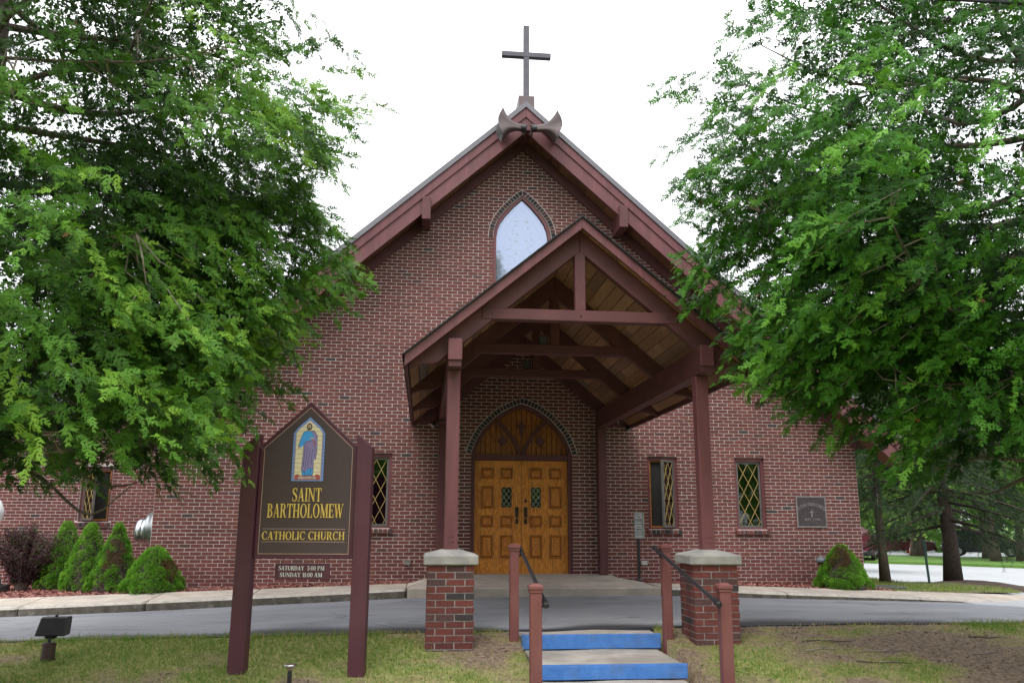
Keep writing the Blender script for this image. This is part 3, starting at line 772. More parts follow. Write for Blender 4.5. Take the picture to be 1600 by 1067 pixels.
def shingle_courses(parent, xe, zt, sl, y0, y1, step=.145, th=.022, name='shingles', lift=.0, wav=.0):
    m = MB(); ang = math.atan(sl); n = int(xe / math.cos(ang) / step); rr = random.Random(3)
    for s in (-1, 1):
        for k in range(n + 1):
            d0, d1 = k * step, min((k + 1) * step + .03, xe / math.cos(ang))
            xa, za = d0 * math.cos(ang), zt - d0 * math.sin(ang); xb, zb = d1 * math.cos(ang), zt - d1 * math.sin(ang)
            nx, nz = math.sin(ang), math.cos(ang)
            a, b = lift + .004, lift + th
            yy = y0 - rr.uniform(0, .012)
            m.prism([(s * xa, za + a * nz), (s * xb, zb + a * nz), (s * (xb + b * nx), zb + b * nz), (s * (xa + a * .5 * nx), za + (a + .006) * nz)], yy, y1)
    o = m.build(name, 'shingle', parent); return o
shingle_courses(roof, XE, AP - .03, SL, YR - .02, 17.3, .145)
tag(bpy.data.objects['shingles'], kind='stuff')
# rakes: grey drip edge, upper board, lower board
for s in (-1, 1):
    def rk(a, b, y0, y1, name, m, xe=XE, x0=0.0):
        return MB().prism([(s * x0, roof_z(x0) - a), (s * xe, roof_z(xe) - a), (s * xe, roof_z(xe) - b), (s * x0, roof_z(x0) - b)], y0, y1).build(name, m, church)
    rk(.0, .125, YR - .035, YR + .06, 'drip_edge', 'drip', x0=.0 if s < 0 else .002)
    rk(.127, .335, YR - .005, YR + .05, 'rake_board', 'maroon', x0=.0 if s < 0 else .003)
    rk(.337, .655, YR + .022, YR + .09, 'rake_board', 'maroon', x0=.0 if s < 0 else .003)
    # board along the wall under the soffit
    MB().prism([(s * .002, AP - .565), (s * WF, roof_z(WF) - .565), (s * WF, roof_z(WF) - .80), (s * .002, AP - .80)], -.055, -.008).build('frieze_board', 'beam', church)
    # soffit planks, each one a board running up the wall-to-rake strip
    ns = 40; wdt = XE / ns
    for k in range(ns):
        xa, xb = k * wdt + .004, (k + 1) * wdt - .004
        MB().hexa([(s * xa, YR + .09, roof_z(xa) - .545), (s * xb, YR + .09, roof_z(xb) - .545), (s * xb, -.003, roof_z(xb) - .545), (s * xa, -.003, roof_z(xa) - .545)],
                  [(s * xa, YR + .09, roof_z(xa) - .52), (s * xb, YR + .09, roof_z(xb) - .52), (s * xb, -.003, roof_z(xb) - .52), (s * xa, -.003, roof_z(xa) - .52)]).build('soffit_board', 'soffit', church)
    for xc in (1.97, 4.75):
        zc = roof_z(xc)
        MB().hexa([(s * xc - .085, YR - .06, zc - .86), (s * xc + .085, YR - .06, zc - .86), (s * xc + .085, -.004, zc - .86), (s * xc - .085, -.004, zc - .86)],
                  [(s * xc - .085, YR - .06, zc - .40), (s * xc + .085, YR - .06, zc - .40), (s * xc + .085, -.004, zc - .40), (s * xc - .085, -.004, zc - .40)]).build('purlin_end', 'beam', church, bevel=.006)
MB().box(-.085, .085, YR - .05, -.004, AP - .66, AP - .46).build('ridge_beam', 'beam', church, bevel=.006)

# lattice clipped to a rectangle
def lattice_bars(x0, x1, z0, z1, dw, dh, y, w, depth=.012, shift=0.0):
    m = MB(); W, H = x1 - x0, z1 - z0
    for sgn in (-1, 1):
        k = -12
        while k < 14:
            # line: (x-x0)/dw + sgn*(z1-z)/dh = k + shift
            pts = []
            for t in np.linspace(0, 1, 60):
                zz = z1 - t * H; xx = x0 + dw * (k + shift - sgn * (z1 - zz) / dh)
                if x0 <= xx <= x1: pts.append((xx, zz))
            if len(pts) > 2:
                p, q = pts[0], pts[-1]
                yy = y + (.0015 if sgn > 0 else 0)
                m.bar((p[0], yy, p[1]), (q[0], yy, q[1]), depth, w, (0, 0, 1)) if False else m.bar((p[0], yy, p[1]), (q[0], yy, q[1]), w, depth, (0, 1, 0))
            k += 1
    return m

def side_window(x0, x1, open_sash=False, y=0.0, z0=WZ0, z1=WZ1, hinge=1, label=None, parent=None):
    t = .055
    fr = MB()                                 # painted surround set back in the brick reveal
    ya, yb = y + .055, y + .16
    fr.box(x0, x0 + t, ya, yb, z0, z1).box(x1 - t, x1, ya, yb, z0, z1).box(x0 + t, x1 - t, ya, yb, z1 - t * 1.4, z1).box(x0 + t, x1 - t, ya, yb, z0, z0 + t * .6)
    f = fr.build('window', 'maroon', parent or church)
    if label: f['label'] = label
    a, b, c, d = x0 + t + .004, x1 - t - .004, z0 + t * .6 + .004, z1 - t * 1.4 - .004
    W = b - a
    def sash(tr):
        s = .038
        m = MB().box(a, a + s, 0, .04, c, d).box(b - s, b, 0, .04, c, d).box(a + s, b - s, 0, .04, d - s, d).box(a + s, b - s, 0, .04, c, c + s)
        gl = MB().box(a + s, b - s, .022, .028, c + s, d - s)
        la = lattice_bars(a + s, b - s, c + s, d - s, (W - 2 * s) / 2.08, (d - c - 2 * s) / 3.2, .012, .0105, .010, .04)
        for q, nm, mt in ((m, 'sash', 'grey_frame'), (gl, 'pane', 'glass'), (la, 'lattice', 'lattice')):
            q.v = [tr(p) for p in q.v]; q.build(nm, mt, f, fix=(nm != 'lattice' or True))
    if not open_sash: sash(lambda p: (p[0], p[1] + y + .085, p[2]))
    else:
        px = b if hinge > 0 else a; an = math.radians(48) * (1 if hinge > 0 else -1)
        def tr(p):
            dx, dy = p[0] - px, p[1]
            return (px + dx * math.cos(an) - dy * math.sin(an), y + .05 + dx * math.sin(an) + dy * math.cos(an), p[2])
        sash(tr)
        sc = MB().box(a, b, y + .125, y + .13, c, d); sc.build('insect_screen', 'dark_in', f)
        MB().box(a, a + .022, y + .09, y + .122, c, d).box(b - .022, b, y + .09, y + .122, c, d).box(a + .022, b - .022, y + .09, y + .122, c, c + .022).box(a + .022, b - .022, y + .09, y + .122, d - .022, d).build('inner_frame', 'oak', f)
    # sloping brick sill, brick by brick
    nb = 8; xs0, xs1 = x0 - .045, x1 + .045; bw = (xs1 - xs0) / nb
    MB().hexa([(xs0 + .006, y - .035, z0 - .085), (xs1 - .006, y - .035, z0 - .085), (xs1 - .006, y + .05, z0 - .085), (xs0 + .006, y + .05, z0 - .085)],
              [(xs0 + .006, y - .035, z0 - .030), (xs1 - .006, y - .035, z0 - .030), (xs1 - .006, y + .05, z0 - .006), (xs0 + .006, y + .05, z0 - .006)]).build('sill_mortar', 'mortar', f)
    for k in range(nb):
        p, q = xs0 + k * bw + .006, xs0 + (k + 1) * bw - .006
        MB().hexa([(p, y - .05, z0 - .092), (q, y - .05, z0 - .092), (q, y + .04, z0 - .092), (p, y + .04, z0 - .092)],
                  [(p, y - .05, z0 - .028), (q, y - .05, z0 - .028), (q, y + .056, z0 + .001), (p, y + .056, z0 + .001)]).build('sill_brick', 'dark_brick' if k % 3 else 'brick', f)
    return f
side_window(*WIN[0]); side_window(*WIN[1], open_sash=True, label='casement window swung open'); side_window(*WIN[2])

# gable window: painted surround, glazing and a pattern of pale cames
gf_in = arch_gable(.535, 6.60, 7.515); gf_out = arch_gable(.60, 6.6408, 7.60)
bot = GWB
fr = MB().ribbon([(gf_in[0][0], bot)] + gf_in + [(-x, z) for x, z in reversed(gf_in[:-1])] + [(-gf_in[0][0], bot)],
                 [(gf_out[0][0], bot)] + gf_out + [(-x, z) for x, z in reversed(gf_out[:-1])] + [(-gf_out[0][0], bot)], .02, .16).build('gable_window', 'maroon', church)
go = outline(gf_in, bot); MB().prism([(x * .995, z - .003) for x, z in go], .075, .09).build('pane', 'gable_glass', fr)
sh = MB(); gi2 = arch_gable(.50, 6.59, 7.455); gi3 = arch_gable(.39, 6.56, 7.30)
def dashes(poly, step, L, w):
    seg = list(zip(poly, poly[1:])); acc = 0
    for p, q in seg:
        p, q = Vector((p[0], 0, p[1])), Vector((q[0], 0, q[1])); n = max(1, int((q - p).length / step)); d = (q - p).normalized()
        for k in range(n):
            if rj.random() < .38: continue
            c = p + (q - p) * ((k + rj.random() * .6) / n); l = L * rj.uniform(.3, 1.1)
            sh.bar((c.x, .069, c.z), (c.x + d.x * l, .069, c.z + d.z * l), w, .006, (0, 1, 0))
full2 = lambda h, b: [(h[0][0], b)] + h + [(-x, z) for x, z in reversed(h[:-1])] + [(-h[0][0], b)]
dashes(full2(gi2, 5.5), .035, .02, .0045); dashes(full2(gi3, 5.5), .05, .022, .0055)
for k in range(85):                            # broken cames of the figure in the middle
    z = rj.uniform(5.75, 7.1); hw = .30 * (1 - max(0, (z - 6.3)) / 1.1) + .02
    x = rj.choice((-1, 1)) * hw * rj.uniform(.35, 1.1); a = rj.uniform(0, PI); l = rj.uniform(.008, .03)
    sh.bar((x, .069, z), (x + math.cos(a) * l, .069, z + math.sin(a) * l), rj.uniform(.006, .013), .006, (0, 1, 0))
tag(sh.build('cames', 'white_paint', fr), kind='stuff')
MB().box(-.53, .53, .06, .10, 5.62, 5.665).build('rail', 'maroon', fr)

# door frame, transom and the two oak doors
dj = .075
d_in = arch_door(.985 - dj, 2.24, 3.245 - .085); d_out = arch_door(.985, 2.2403, 3.245)
df = MB().ribbon([(d_in[0][0], 0.0)] + d_in + [(-x, z) for x, z in reversed(d_in[:-1])] + [(-d_in[0][0], 0.0)],
                 [(d_out[0][0], 0.0)] + d_out + [(-x, z) for x, z in reversed(d_out[:-1])] + [(-d_out[0][0], 0.0)], .03, .22).build('door_frame', 'beam', church)
MB().box(-.908, .908, .045, .2, 2.135, 2.24).build('transom_rail', 'beam', df)
tr = MB().prism([(x * .99, z) for x, z in outline(d_in, 2.2)], .135, .15).build('transom', 'beam', church)
npk = 18; pw = 1.80 / npk
for k in range(npk):                           # vertical boards of the transom
    xa, xb = -.90 + k * pw + .006, -.90 + (k + 1) * pw - .006
    def top_z(x):
        ax = abs(x); best = 2.24
        for (a, b), (c, d) in zip(d_in, d_in[1:]):
            if c <= ax <= a: best = b + (d - b) * (a - ax) / (a - c + 1e-9)
        return best
    za, zb = top_z(xa), top_z(xb)
    if max(za, zb) - 2.24 < .02: continue
    MB().prism([(xa, 2.238), (xb, 2.238), (xb, max(2.24, zb - .003)), (xa, max(2.24, za - .003))], .118, .137).build('plank', 'oak_old', tr)
for s in (-1, 1):                              # curved ribs and diamonds
    ins, outs = [], []
    for t in np.linspace(0, 1, 9):
        x = s * (.035 + .50 * t ** 1.25); z = 2.24 + .70 * t ** .78
        if t == 1: x, z = s * .53, 2.93
        ins.append((x - s * .0, z)); outs.append((x + s * .0, z))
    pts = [Vector(p) for p in ins]; A, B = [], []
    for i, p in enumerate(pts):
        d = (pts[min(i + 1, 8)] - pts[max(i - 1, 0)]).normalized(); n_ = Vector((-d.y, d.x)) * .037
        A.append(tuple(p + n_)); B.append(tuple(p - n_))
    MB().ribbon(A, B, .085 + .004 * s, .12).build('rib', 'beam', tr)
    cx, cz, r_ = s * .375, 2.51, .105
    MB().prism([(cx - r_, cz), (cx - .03, cz - .075), (cx, cz - r_ - .01), (cx + .03, cz - .075), (cx + r_, cz), (cx + .03, cz + .075), (cx, cz + r_ + .01), (cx - .03, cz + .075)], .098, .119).build('diamond', 'beam', tr)
MB().prism([(-.036, 2.62), (.036, 2.62), (.036, 2.77), (.085, 2.76), (.085, 2.84), (.036, 2.835), (.03, 2.895), (-.03, 2.895), (-.036, 2.835), (-.085, 2.84), (-.085, 2.76), (-.036, 2.77)], .098, .119).build('small_cross', 'beam', tr)
ROWS = [(1.97, 1.80), (1.62, 1.24), (1.065, .89), (.70, .315)]
COLS = {-1: [(-.765, -.56), (-.385, -.19)], 1: [(.185, .38), (.565, .765)]}
for s in (-1, 1):
    xa, xb = (-.906, -.004) if s < 0 else (.004, .906)
    leaf = MB().box(xa, xb, .10, .145, .012, 2.13).build('door', 'oak', church)
    if s > 0: leaf['label'] = 'door leaf with a round deadbolt'
    for ri, (zt, zb) in enumerate(ROWS):
        for ci, (pa, pb) in enumerate(COLS[s]):
            inner = (ci == 1) if s < 0 else (ci == 0)
            if ri == 1 and inner:
                MB().box(pa, pb, .092, .098, zb, zt).build('pane', 'glass', leaf)
                lattice_bars(pa, pb, zb, zt, (pb - pa) / 2, (zt - zb) / 3, .089, .007, .004, 0).build('lattice', 'lead', leaf)
                e = .016
                MB().box(pa - e, pa, .08, .1, zb - e, zt + e).box(pb, pb + e, .08, .1, zb - e, zt + e).box(pa, pb, .08, .1, zt, zt + e).box(pa, pb, .08, .1, zb - e, zb).build('bead', 'oak', leaf)
                continue
            e = .022                            # raised panel: moulding ring, sunk channel, proud field
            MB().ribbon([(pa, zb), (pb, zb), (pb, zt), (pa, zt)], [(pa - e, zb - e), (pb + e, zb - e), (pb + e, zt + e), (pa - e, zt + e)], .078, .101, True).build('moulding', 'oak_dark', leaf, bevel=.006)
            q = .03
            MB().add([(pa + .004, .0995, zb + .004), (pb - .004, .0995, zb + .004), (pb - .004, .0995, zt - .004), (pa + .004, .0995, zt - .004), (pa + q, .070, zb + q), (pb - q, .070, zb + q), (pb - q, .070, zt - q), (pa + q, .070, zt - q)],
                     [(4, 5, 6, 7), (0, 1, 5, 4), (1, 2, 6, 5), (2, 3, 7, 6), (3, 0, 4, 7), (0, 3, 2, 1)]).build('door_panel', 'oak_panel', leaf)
    hx = -.085 if s < 0 else .085
    hm = MB().box(hx - .03, hx + .03, .088, .1, 1.06, 1.25).box(hx - .028, hx + .028, .088, .1, .93, 1.02)
    hm.tube([(hx, .09, 1.225), (hx, .045, 1.20), (hx, .035, 1.12), (hx, .045, 1.03), (hx, .09, .985)], .011, 6)
    hm.build('handle', 'bronze', leaf)
MB().lathe([(.026, -.0), (.03, .012), (.02, .02)], (.085, .083, 1.365), 'y', 12).build('deadbolt', 'bronze', leaf)
MB().box(-.985, .985, .02, .3, -.06, .0105).build('threshold', 'concrete', church)
for s in (-1, 1): MB().box(min(s * .912, s * .985) , max(s * .912, s * .985), .022, .2, .011, .03).build('frame_foot', 'beam', df)

# left wing, set back
YW = 3.0
WWIN = (-9.26, -8.62); WWZ0, WWZ1 = .93, 2.11
wing = filled('wing_wall', [[(-15, Z0 - .3), (-WF - .001, Z0 - .3), (-WF - .001, 3.0), (-15, 3.0)], [(WWIN[0], WWZ0), (WWIN[1], WWZ0), (WWIN[1], WWZ1), (WWIN[0], WWZ1)]], YW + .007, YW + .28, 'mortar', church)
wr = brick_rows(-15, -WF - .004, -.40, 2.98, None, lambda a, b: [(WWIN[0] - (.05 if a < WWZ0 - .01 else 0), WWIN[1] + (.05 if a < WWZ0 - .01 else 0))] if (b > WWZ0 - .1 and a < WWZ1) else [], 4)
wb = MB()
for (a, b, z0, z1, fl) in wr:
    dy = rj.uniform(-.0015, .002); wb.box(a, b, YW + dy, YW + .05, z0, z1)
tag(wb.build('bricks', 'brick', wing, fix=False), kind='stuff')
side_window(*WWIN, open_sash=True, y=YW, z0=WWZ0, z1=WWZ1, hinge=-1, label='casement window swung open in the left wing')
MB().hexa([(-15.3, YW - .5, 2.95), (-WF - .01, YW - .5, 2.95), (-WF - .01, 12, 2.95), (-15.3, 12, 2.95)], [(-15.3, YW - .5, 3.1), (-WF - .01, YW - .5, 3.1), (-WF - .01, 12, 6.0), (-15.3, 12, 6.0)]).build('wing_roof', 'shingle', church)
MB().box(-15, -14.75, YW + .28, 11.5, Z0 - .3, 2.95).box(-14.75, -WF - .01, 11.25, 11.5, Z0 - .3, 2.95).build('wing_side_walls', 'side', church)

# ================================================================== things fixed to the church
t = empty('roof_cross', (.03, -.3, 9.55), 'tall dark metal cross standing on the peak of the church roof', 'cross')
MB().box(-.02, .10, -.36, -.25, 9.60, 11.30).build('upright', 'cross_metal', t, bevel=.006)
MB().box(-.48, .56, -.365, -.245, 10.56, 10.67).build('crossbar', 'cross_metal', t, bevel=.006)
MB().prism([(-.15, 9.15), (.18, 9.15), (.18, 9.53), (-.15, 9.53)], -.60, .12).build('base_block', 'horn', t, bevel=.008)
MB().box(.0, .08, -.35, -.26, 9.53, 9.60).build('base_plate', 'chrome', t)

def horn(s, label):
    t = empty('horn_loudspeaker', (0.03, -.85, 8.68), label, 'loudspeaker', 'horn loudspeakers at the gable peak')
    ns = 14; sec = []
    for i in range(ns):
        u = i / (ns - 1); x = .16 + .43 * u
        h = .054 + .225 * u ** 2.6; d = .055 + .16 * u ** 1.6; zc = 8.685 + .022 * u; yc = -.84 - .03 * u
        sec.append((x, h, d, zc, yc, u))
    nr = 20
    def ringpts(x, h, d, zc, yc, u, k):
        p = []
        for j in range(nr):
            a = 2 * PI * j / nr + PI / 4; c, s_ = math.cos(a), math.sin(a); m = max(abs(c), abs(s_))
            yy, zz = c / m, s_ / m
            xx = x + .105 * u ** 3 * (.55 - abs(zz) ** 1.6)
            p.append((.03 + s * xx, yc + yy * d * k, zc + zz * h * k))
        return p
    vs = []; fs = []
    for q in sec: vs += ringpts(*q, 1.0)
    for i in range(ns - 1):
        for j in range(nr): fs.append((i * nr + j, i * nr + (j + 1) % nr, (i + 1) * nr + (j + 1) % nr, (i + 1) * nr + j))
    MB().add(vs, fs).build('flare', 'horn', t, smooth=True)
    vi = []; fi = []
    for q in sec[5:]: vi += ringpts(q[0] - .004, q[1], q[2], q[3], q[4], q[5], .955)
    m_ = ns - 5
    for i in range(m_ - 1):
        for j in range(nr): fi.append((i * nr + j, i * nr + (j + 1) % nr, (i + 1) * nr + (j + 1) % nr, (i + 1) * nr + j))
    fi.append(tuple(range(nr)))
    MB().add(vi, fi).build('horn_throat', 'horn_dark', t, smooth=True)
    MB().lathe([(.05, 0), (.075, .01), (.075, .10), (.05, .12)], (.03 + s * .11 - (.06 if s > 0 else .06), -.84, 8.68), 'x', 14).build('driver', 'black', t)
    MB().box(.03 + min(s * .03, s * .2), .03 + max(s * .03, s * .2), -.86, -.81, 8.742, 8.762).box(.03 + min(s * .06, s * .085), .03 + max(s * .06, s * .085), -.80, -.655, 8.60, 8.76).build('bracket', 'chrome' if False else 'horn', t)
    return t
horn(-1, 'grey flared horn loudspeaker at the gable peak, facing the cedar beside the church sign')
horn(1, 'grey flared horn loudspeaker at the gable peak, facing the cedar beside the granite plaque')

t = empty('wall_plaque', (5.78, 0, 1.17), 'dark granite plaque engraved with a small cross set in the brick wall', 'plaque')
MB().box(PLQ[0] + .025, PLQ[1] - .025, -.012, .05, PLQ[2] + .025, PLQ[3] - .025).build('stone', 'granite', t)
MB().ribbon([(PLQ[0] + .026, PLQ[2] + .026), (PLQ[1] - .026, PLQ[2] + .026), (PLQ[1] - .026, PLQ[3] - .026), (PLQ[0] + .026, PLQ[3] - .026)], [(PLQ[0], PLQ[2]), (PLQ[1], PLQ[2]), (PLQ[1], PLQ[3]), (PLQ[0], PLQ[3])], -.016, .05, True).build('border', 'stone_edge', t)
MB().prism([(5.775, 1.085), (5.795, 1.085), (5.797, 1.175), (5.825, 1.17), (5.825, 1.192), (5.797, 1.19), (5.79, 1.235), (5.78, 1.235), (5.773, 1.19), (5.745, 1.192), (5.745, 1.17), (5.773, 1.175)], -.0145, -.0115).build('engraved_cross', 'engraved', t)
plaque = t

for (x, z, lab, w, h) in ((2.36, .205, 'white outlet cover low on the wall beside the parking sign', .055, .028), (-2.14, .215, 'grey outlet box low on the wall between the lattice window and the porch', .06, .035)):
    t = empty('outlet_box', (x, 0, z), lab, 'outlet', 'outlet boxes on the front wall')
    MB().box(x - w, x + w, -.045, .0, z - h, z + h).build('box', 'white_paint' if x > 0 else 'steel', t, bevel=.006)
    MB().hexa([(x - w * 1.1, -.06, z + h), (x + w * 1.1, -.06, z + h), (x + w * 1.1, 0, z + h + .004), (x - w * 1.1, 0, z + h + .004)], [(x - w * 1.1, -.06, z + h + .006), (x + w * 1.1, -.06, z + h + .006), (x + w * 1.1, 0, z + h + .014), (x - w * 1.1, 0, z + h + .014)]).build('lid', 'white_paint' if x > 0 else 'steel', t)

t = empty('exhaust_vent', (-6.8, .95, .82), 'round silver exhaust vent sticking out past the left corner of the brick wall', 'vent')
MB().lathe([(.42, -.0), (.46, -.03), (.455, -.07), (.42, -.13), (.36, -.20), (.30, -.26), (.29, -.30), (.27, -.31)], (-6.83, .95, .82), 'x', 36).build('hood', 'steel', t, smooth=True)
MB().lathe([(.235, -.30), (.235, -.36), (.228, -.37), (.232, -.375), (.232, -.46), (.20, -.50), (.10, -.515)], (-6.83, .95, .765), 'x', 30).build('motor_cover', 'steel', t, smooth=True)
MB().box(-6.86, -6.79, .62, 1.28, .5, 1.14).build('wall_plate', 'steel', t)

# ================================================================== entrance porch over the drive
porch = empty('entrance_porch', (0, -3.2, -.3), 'maroon timber porch with an open gable on brick piers spanning the drive', 'porch')
PA, PS = 4.70, .836; PE = 2.14; PY0 = -6.45
def pz(x): return PA - PS * abs(x)
pr = MB()
for s in (-1, 1): pr.prism([(0, PA - .03), (s * PE, pz(PE) - .03), (s * PE, pz(PE) - .085), (0, PA - .085)], PY0 + .03, -.004)
pr = pr.build('roof', 'beam', porch)
tag(shingle_courses(pr, PE + .02, PA - .028, PS, PY0 - .03, -.006, .14, .02), kind='stuff')
for s in (-1, 1):
    e = .002 if s > 0 else 0
    MB().prism([(s * e, PA - .002), (s * PE, pz(PE) - .002), (s * PE, pz(PE) - .034), (s * e, PA - .034)], PY0 - .022, PY0 + .05).build('drip_edge', 'porch_drip', pr)
    MB().prism([(s * e, PA - .036), (s * PE, pz(PE) - .036), (s * PE, pz(PE) - .165), (s * e, PA - .165)], PY0, PY0 + .045).build('rake_board', 'maroon', porch)
    x0, x1 = s * (PE - .0), s * (PE - .035)
    MB().box(min(x0, x1), max(x0, x1), PY0 + .048, -.01, pz(PE) - .155, pz(PE) - .04).build('eave_board', 'beam', porch)
    # ceiling boards: rows run from the front gable to the wall, butted end to end
    nrow = 17; wdt = (PE - .04) / nrow; rr = random.Random(20 + s)
    for k in range(nrow):
        xa, xb = k * wdt + .005, (k + 1) * wdt - .005; y = PY0 + .05
        while y < -.02:
            L = rr.uniform(1.0, 2.3); y2 = min(-.012, y + L)
            if -.012 - y2 < .3: y2 = -.012
            j = rr.uniform(0, .004)
            MB().hexa([(s * xa, y + .004, pz(xa) - .118 - j), (s * xb, y + .004, pz(xb) - .118 - j), (s * xb, y2 - .002, pz(xb) - .118 - j), (s * xa, y2 - .002, pz(xa) - .118 - j)],
                      [(s * xa, y + .002, pz(xa) - .09), (s * xb, y + .002, pz(xb) - .09), (s * xb, y2 - .002, pz(xb) - .09), (s * xa, y2 - .002, pz(xa) - .09)]).build('ceiling_board', 'plank', porch)
            y = y2
XB = 1.546
def truss(y, w, king=True, front=False, wallside=False):
    t = bpy.data.objects.new('truss', None); COL.objects.link(t); t.parent = porch; ORG[t] = ORG[porch]
    hw = w / 2
    def ab(x): return pz(x) - .121           # underside of the ceiling
    for s in (-1, 1):
        e = .001 if s > 0 else 0
        d = .285
        # rafter with a scrolled tail out at the eave
        tail = [(s * e, ab(0)), (s * (PE - .05), ab(PE - .05)), (s * (PE - .055), ab(PE - .05) - .075), (s * (PE - .13), ab(PE - .13) - .105), (s * (PE - .22), ab(PE - .22) - .16), (s * (PE - .33), ab(PE - .33) - .25), (s * (PE - .40), ab(PE - .40) - d), (s * e, ab(0) - d)]
        MB().prism(tail, y - hw, y + hw).build('rafter', 'beam', t, bevel=.006)
    if not wallside:
        xt = (ab(0) - .285 - 3.455) / PS + .22
        MB().box(-xt, xt, y - hw - .012, y + hw + .012, 3.385, 3.525).build('tie_beam', 'beam', t, bevel=.007)
        MB().box(-.068, .068, y - hw * .9, y + hw * .9, 3.526, ab(0) - .286).build('king_post', 'beam', t, bevel=.006)
        bt = MB()
        for x in (0, -xt + .12, xt - .12): bt.lathe([(.011, 0), (.011, -.008), (.006, -.012)], (x, y - hw - .012, 3.455), 'y', 8)
        bt.build('bolt', 'bronze', t)
    return t
for y, ws in ((-6.20, 0), (-4.15, 0), (-2.15, 0), (-.11, 1)): truss(y, .115, wallside=bool(ws))
for s in (-1, 1):
    xm = s * XB
    MB().box(xm - .08, xm + .08, -6.36, -.02, 2.765, 3.105).build('plate_beam', 'beam', porch, bevel=.008)
    MB().box(xm - .086, xm + .086, -6.385, -6.355, 2.845, 3.108).build('beam_end', 'maroon', porch, bevel=.006)
    MB().box(xm - .079, xm + .079, -.19, -.012, -.002, 2.764).build('rear_post', 'beam', porch, bevel=.008)
    po = MB().box(xm - .079, xm + .079, -6.139, -5.981, .645, 2.764).build('front_post', 'maroon', porch, bevel=.008)
    bt = MB()
    for zz in (.74, .80): 
        for dx in (-.02, .022): bt.lathe([(.010, 0), (.010, -.007), (.005, -.010)], (xm + dx, -6.139, zz), 'y', 8)
    bt.build('bolt', 'maroon', po)
    # brick pier with its concrete cap
    py = -6.06; hb = .268; zb = -.46 if s < 0 else -.40
    pier = MB().box(xm - hb + .008, xm + hb - .008, py - hb + .008, py + hb - .008, zb, .49).build('pier', 'pier_mortar', porch)
    MB().add([(xm - .31, py - .31, .487), (xm + .31, py - .31, .487), (xm + .31, py + .31, .487), (xm - .31, py + .31, .487), (xm - .31, py - .31, .592), (xm + .31, py - .31, .592), (xm + .31, py + .31, .592), (xm - .31, py + .31, .592),
              (xm - .10, py - .10, .652), (xm + .10, py - .10, .652), (xm + .10, py + .10, .652), (xm - .10, py + .10, .652)],
             [(0, 3, 2, 1), (0, 1, 5, 4), (1, 2, 6, 5), (2, 3, 7, 6), (3, 0, 4, 7), (4, 5, 9, 8), (5, 6, 10, 9), (6, 7, 11, 10), (7, 4, 8, 11), (8, 9, 10, 11)]).build('pier_cap', 'cap', pier, bevel=.01)
    nc = int((.485 - zb) / .0755) + 1; z = .483 - nc * .0755; r = random.Random(31 + s)
    for k in range(nc):
        jt = .012
        for face in range(4):                  # the four faces, quoined at the corners
            ln = 2 * hb; stretcher = .215
            cuts = [0, .102, .102 + stretcher, .102 + 2 * stretcher, ln] if (k + face) % 2 else [.0, .215, .43, ln]
            lo, hi = (0, ln) if (k + face) % 2 == 0 else (.1, ln - 0)
            cs = [c for c in cuts]
            for a, b in zip(cs, cs[1:]):
                a2, b2 = max(a, 0) + (jt / 2 if a > 0 else 0), b - (jt / 2 if b < ln else 0)
                if (k + face) % 2 == 0 and b >= ln: b2 = ln - .1 - jt / 2 if False else b2
                if b2 - a2 < .03: continue
                dpt = .1; p = r.uniform(-.003, .003); z0, z1 = z + jt / 2, z + .0755 - jt / 2
                # corner bricks belong to one face only
                if face in (0, 2):
                    xa, xb = xm - hb + a2, xm - hb + b2
                    ya, yb = (py - hb - p, py - hb + .09) if face == 0 else (py + hb - .09, py + hb + p)
                else:
                    a3, b3 = max(a2, .092), min(b2, ln - .092)
                    if b3 - a3 < .02: continue
                    ya, yb = py - hb + a3, py - hb + b3
                    xa, xb = (xm - hb - p, xm - hb + .085) if face == 1 else (xm + hb - .085, xm + hb + p)
                MB().box(xa, xb, ya, yb, z0, z1).build('brick', 'pier_brick', pier, fix=False)
        z += .0755

def porch_spot(x, y, z, label, s):
    t = empty('porch_spotlight', (x, y, z), label, 'spotlight', 'spotlights under the porch eaves')
    MB().lathe([(.055, 0), (.05, .012), (.014, .02)], (x - s * .12, y, z + .06), 'z', 12).tube([(x - s * .12, y, z + .06), (x - s * .05, y - .01, z + .035), (x, y - .02, z + .03)], .011, 6).build('arm', 'bronze', t)
    d = Vector((s * .55, -.35, -.75)).normalized(); c = Vector((x, y - .02, z + .04)); pts = [c - d * .03, c, c + d * .05, c + d * .11]
    MB().tube(pts, [.018, .026, .036, .058], 12).build('lamp_head', 'bronze', t, smooth=False)
    MB().tube([pts[-1] + d * .001, pts[-1] + d * .004], [.052, .052], 12).build('lens', 'steel', t)
    if s > 0: MB().tube([(x - .12, y - .0, z + .07), (x - .125, y, z + .13), (x - .105, y, z + .22), (x - .11, y, z + .33)], .007, 5).build('conduit', 'white_paint', t)
porch_spot(-1.70, -1.35, 2.66, 'small bronze spotlight under the porch eave on the church sign side', -1)
porch_spot(1.76, -1.2, 2.66, 'small bronze spotlight with a pale conduit under the porch eave on the parking sign side', 1)
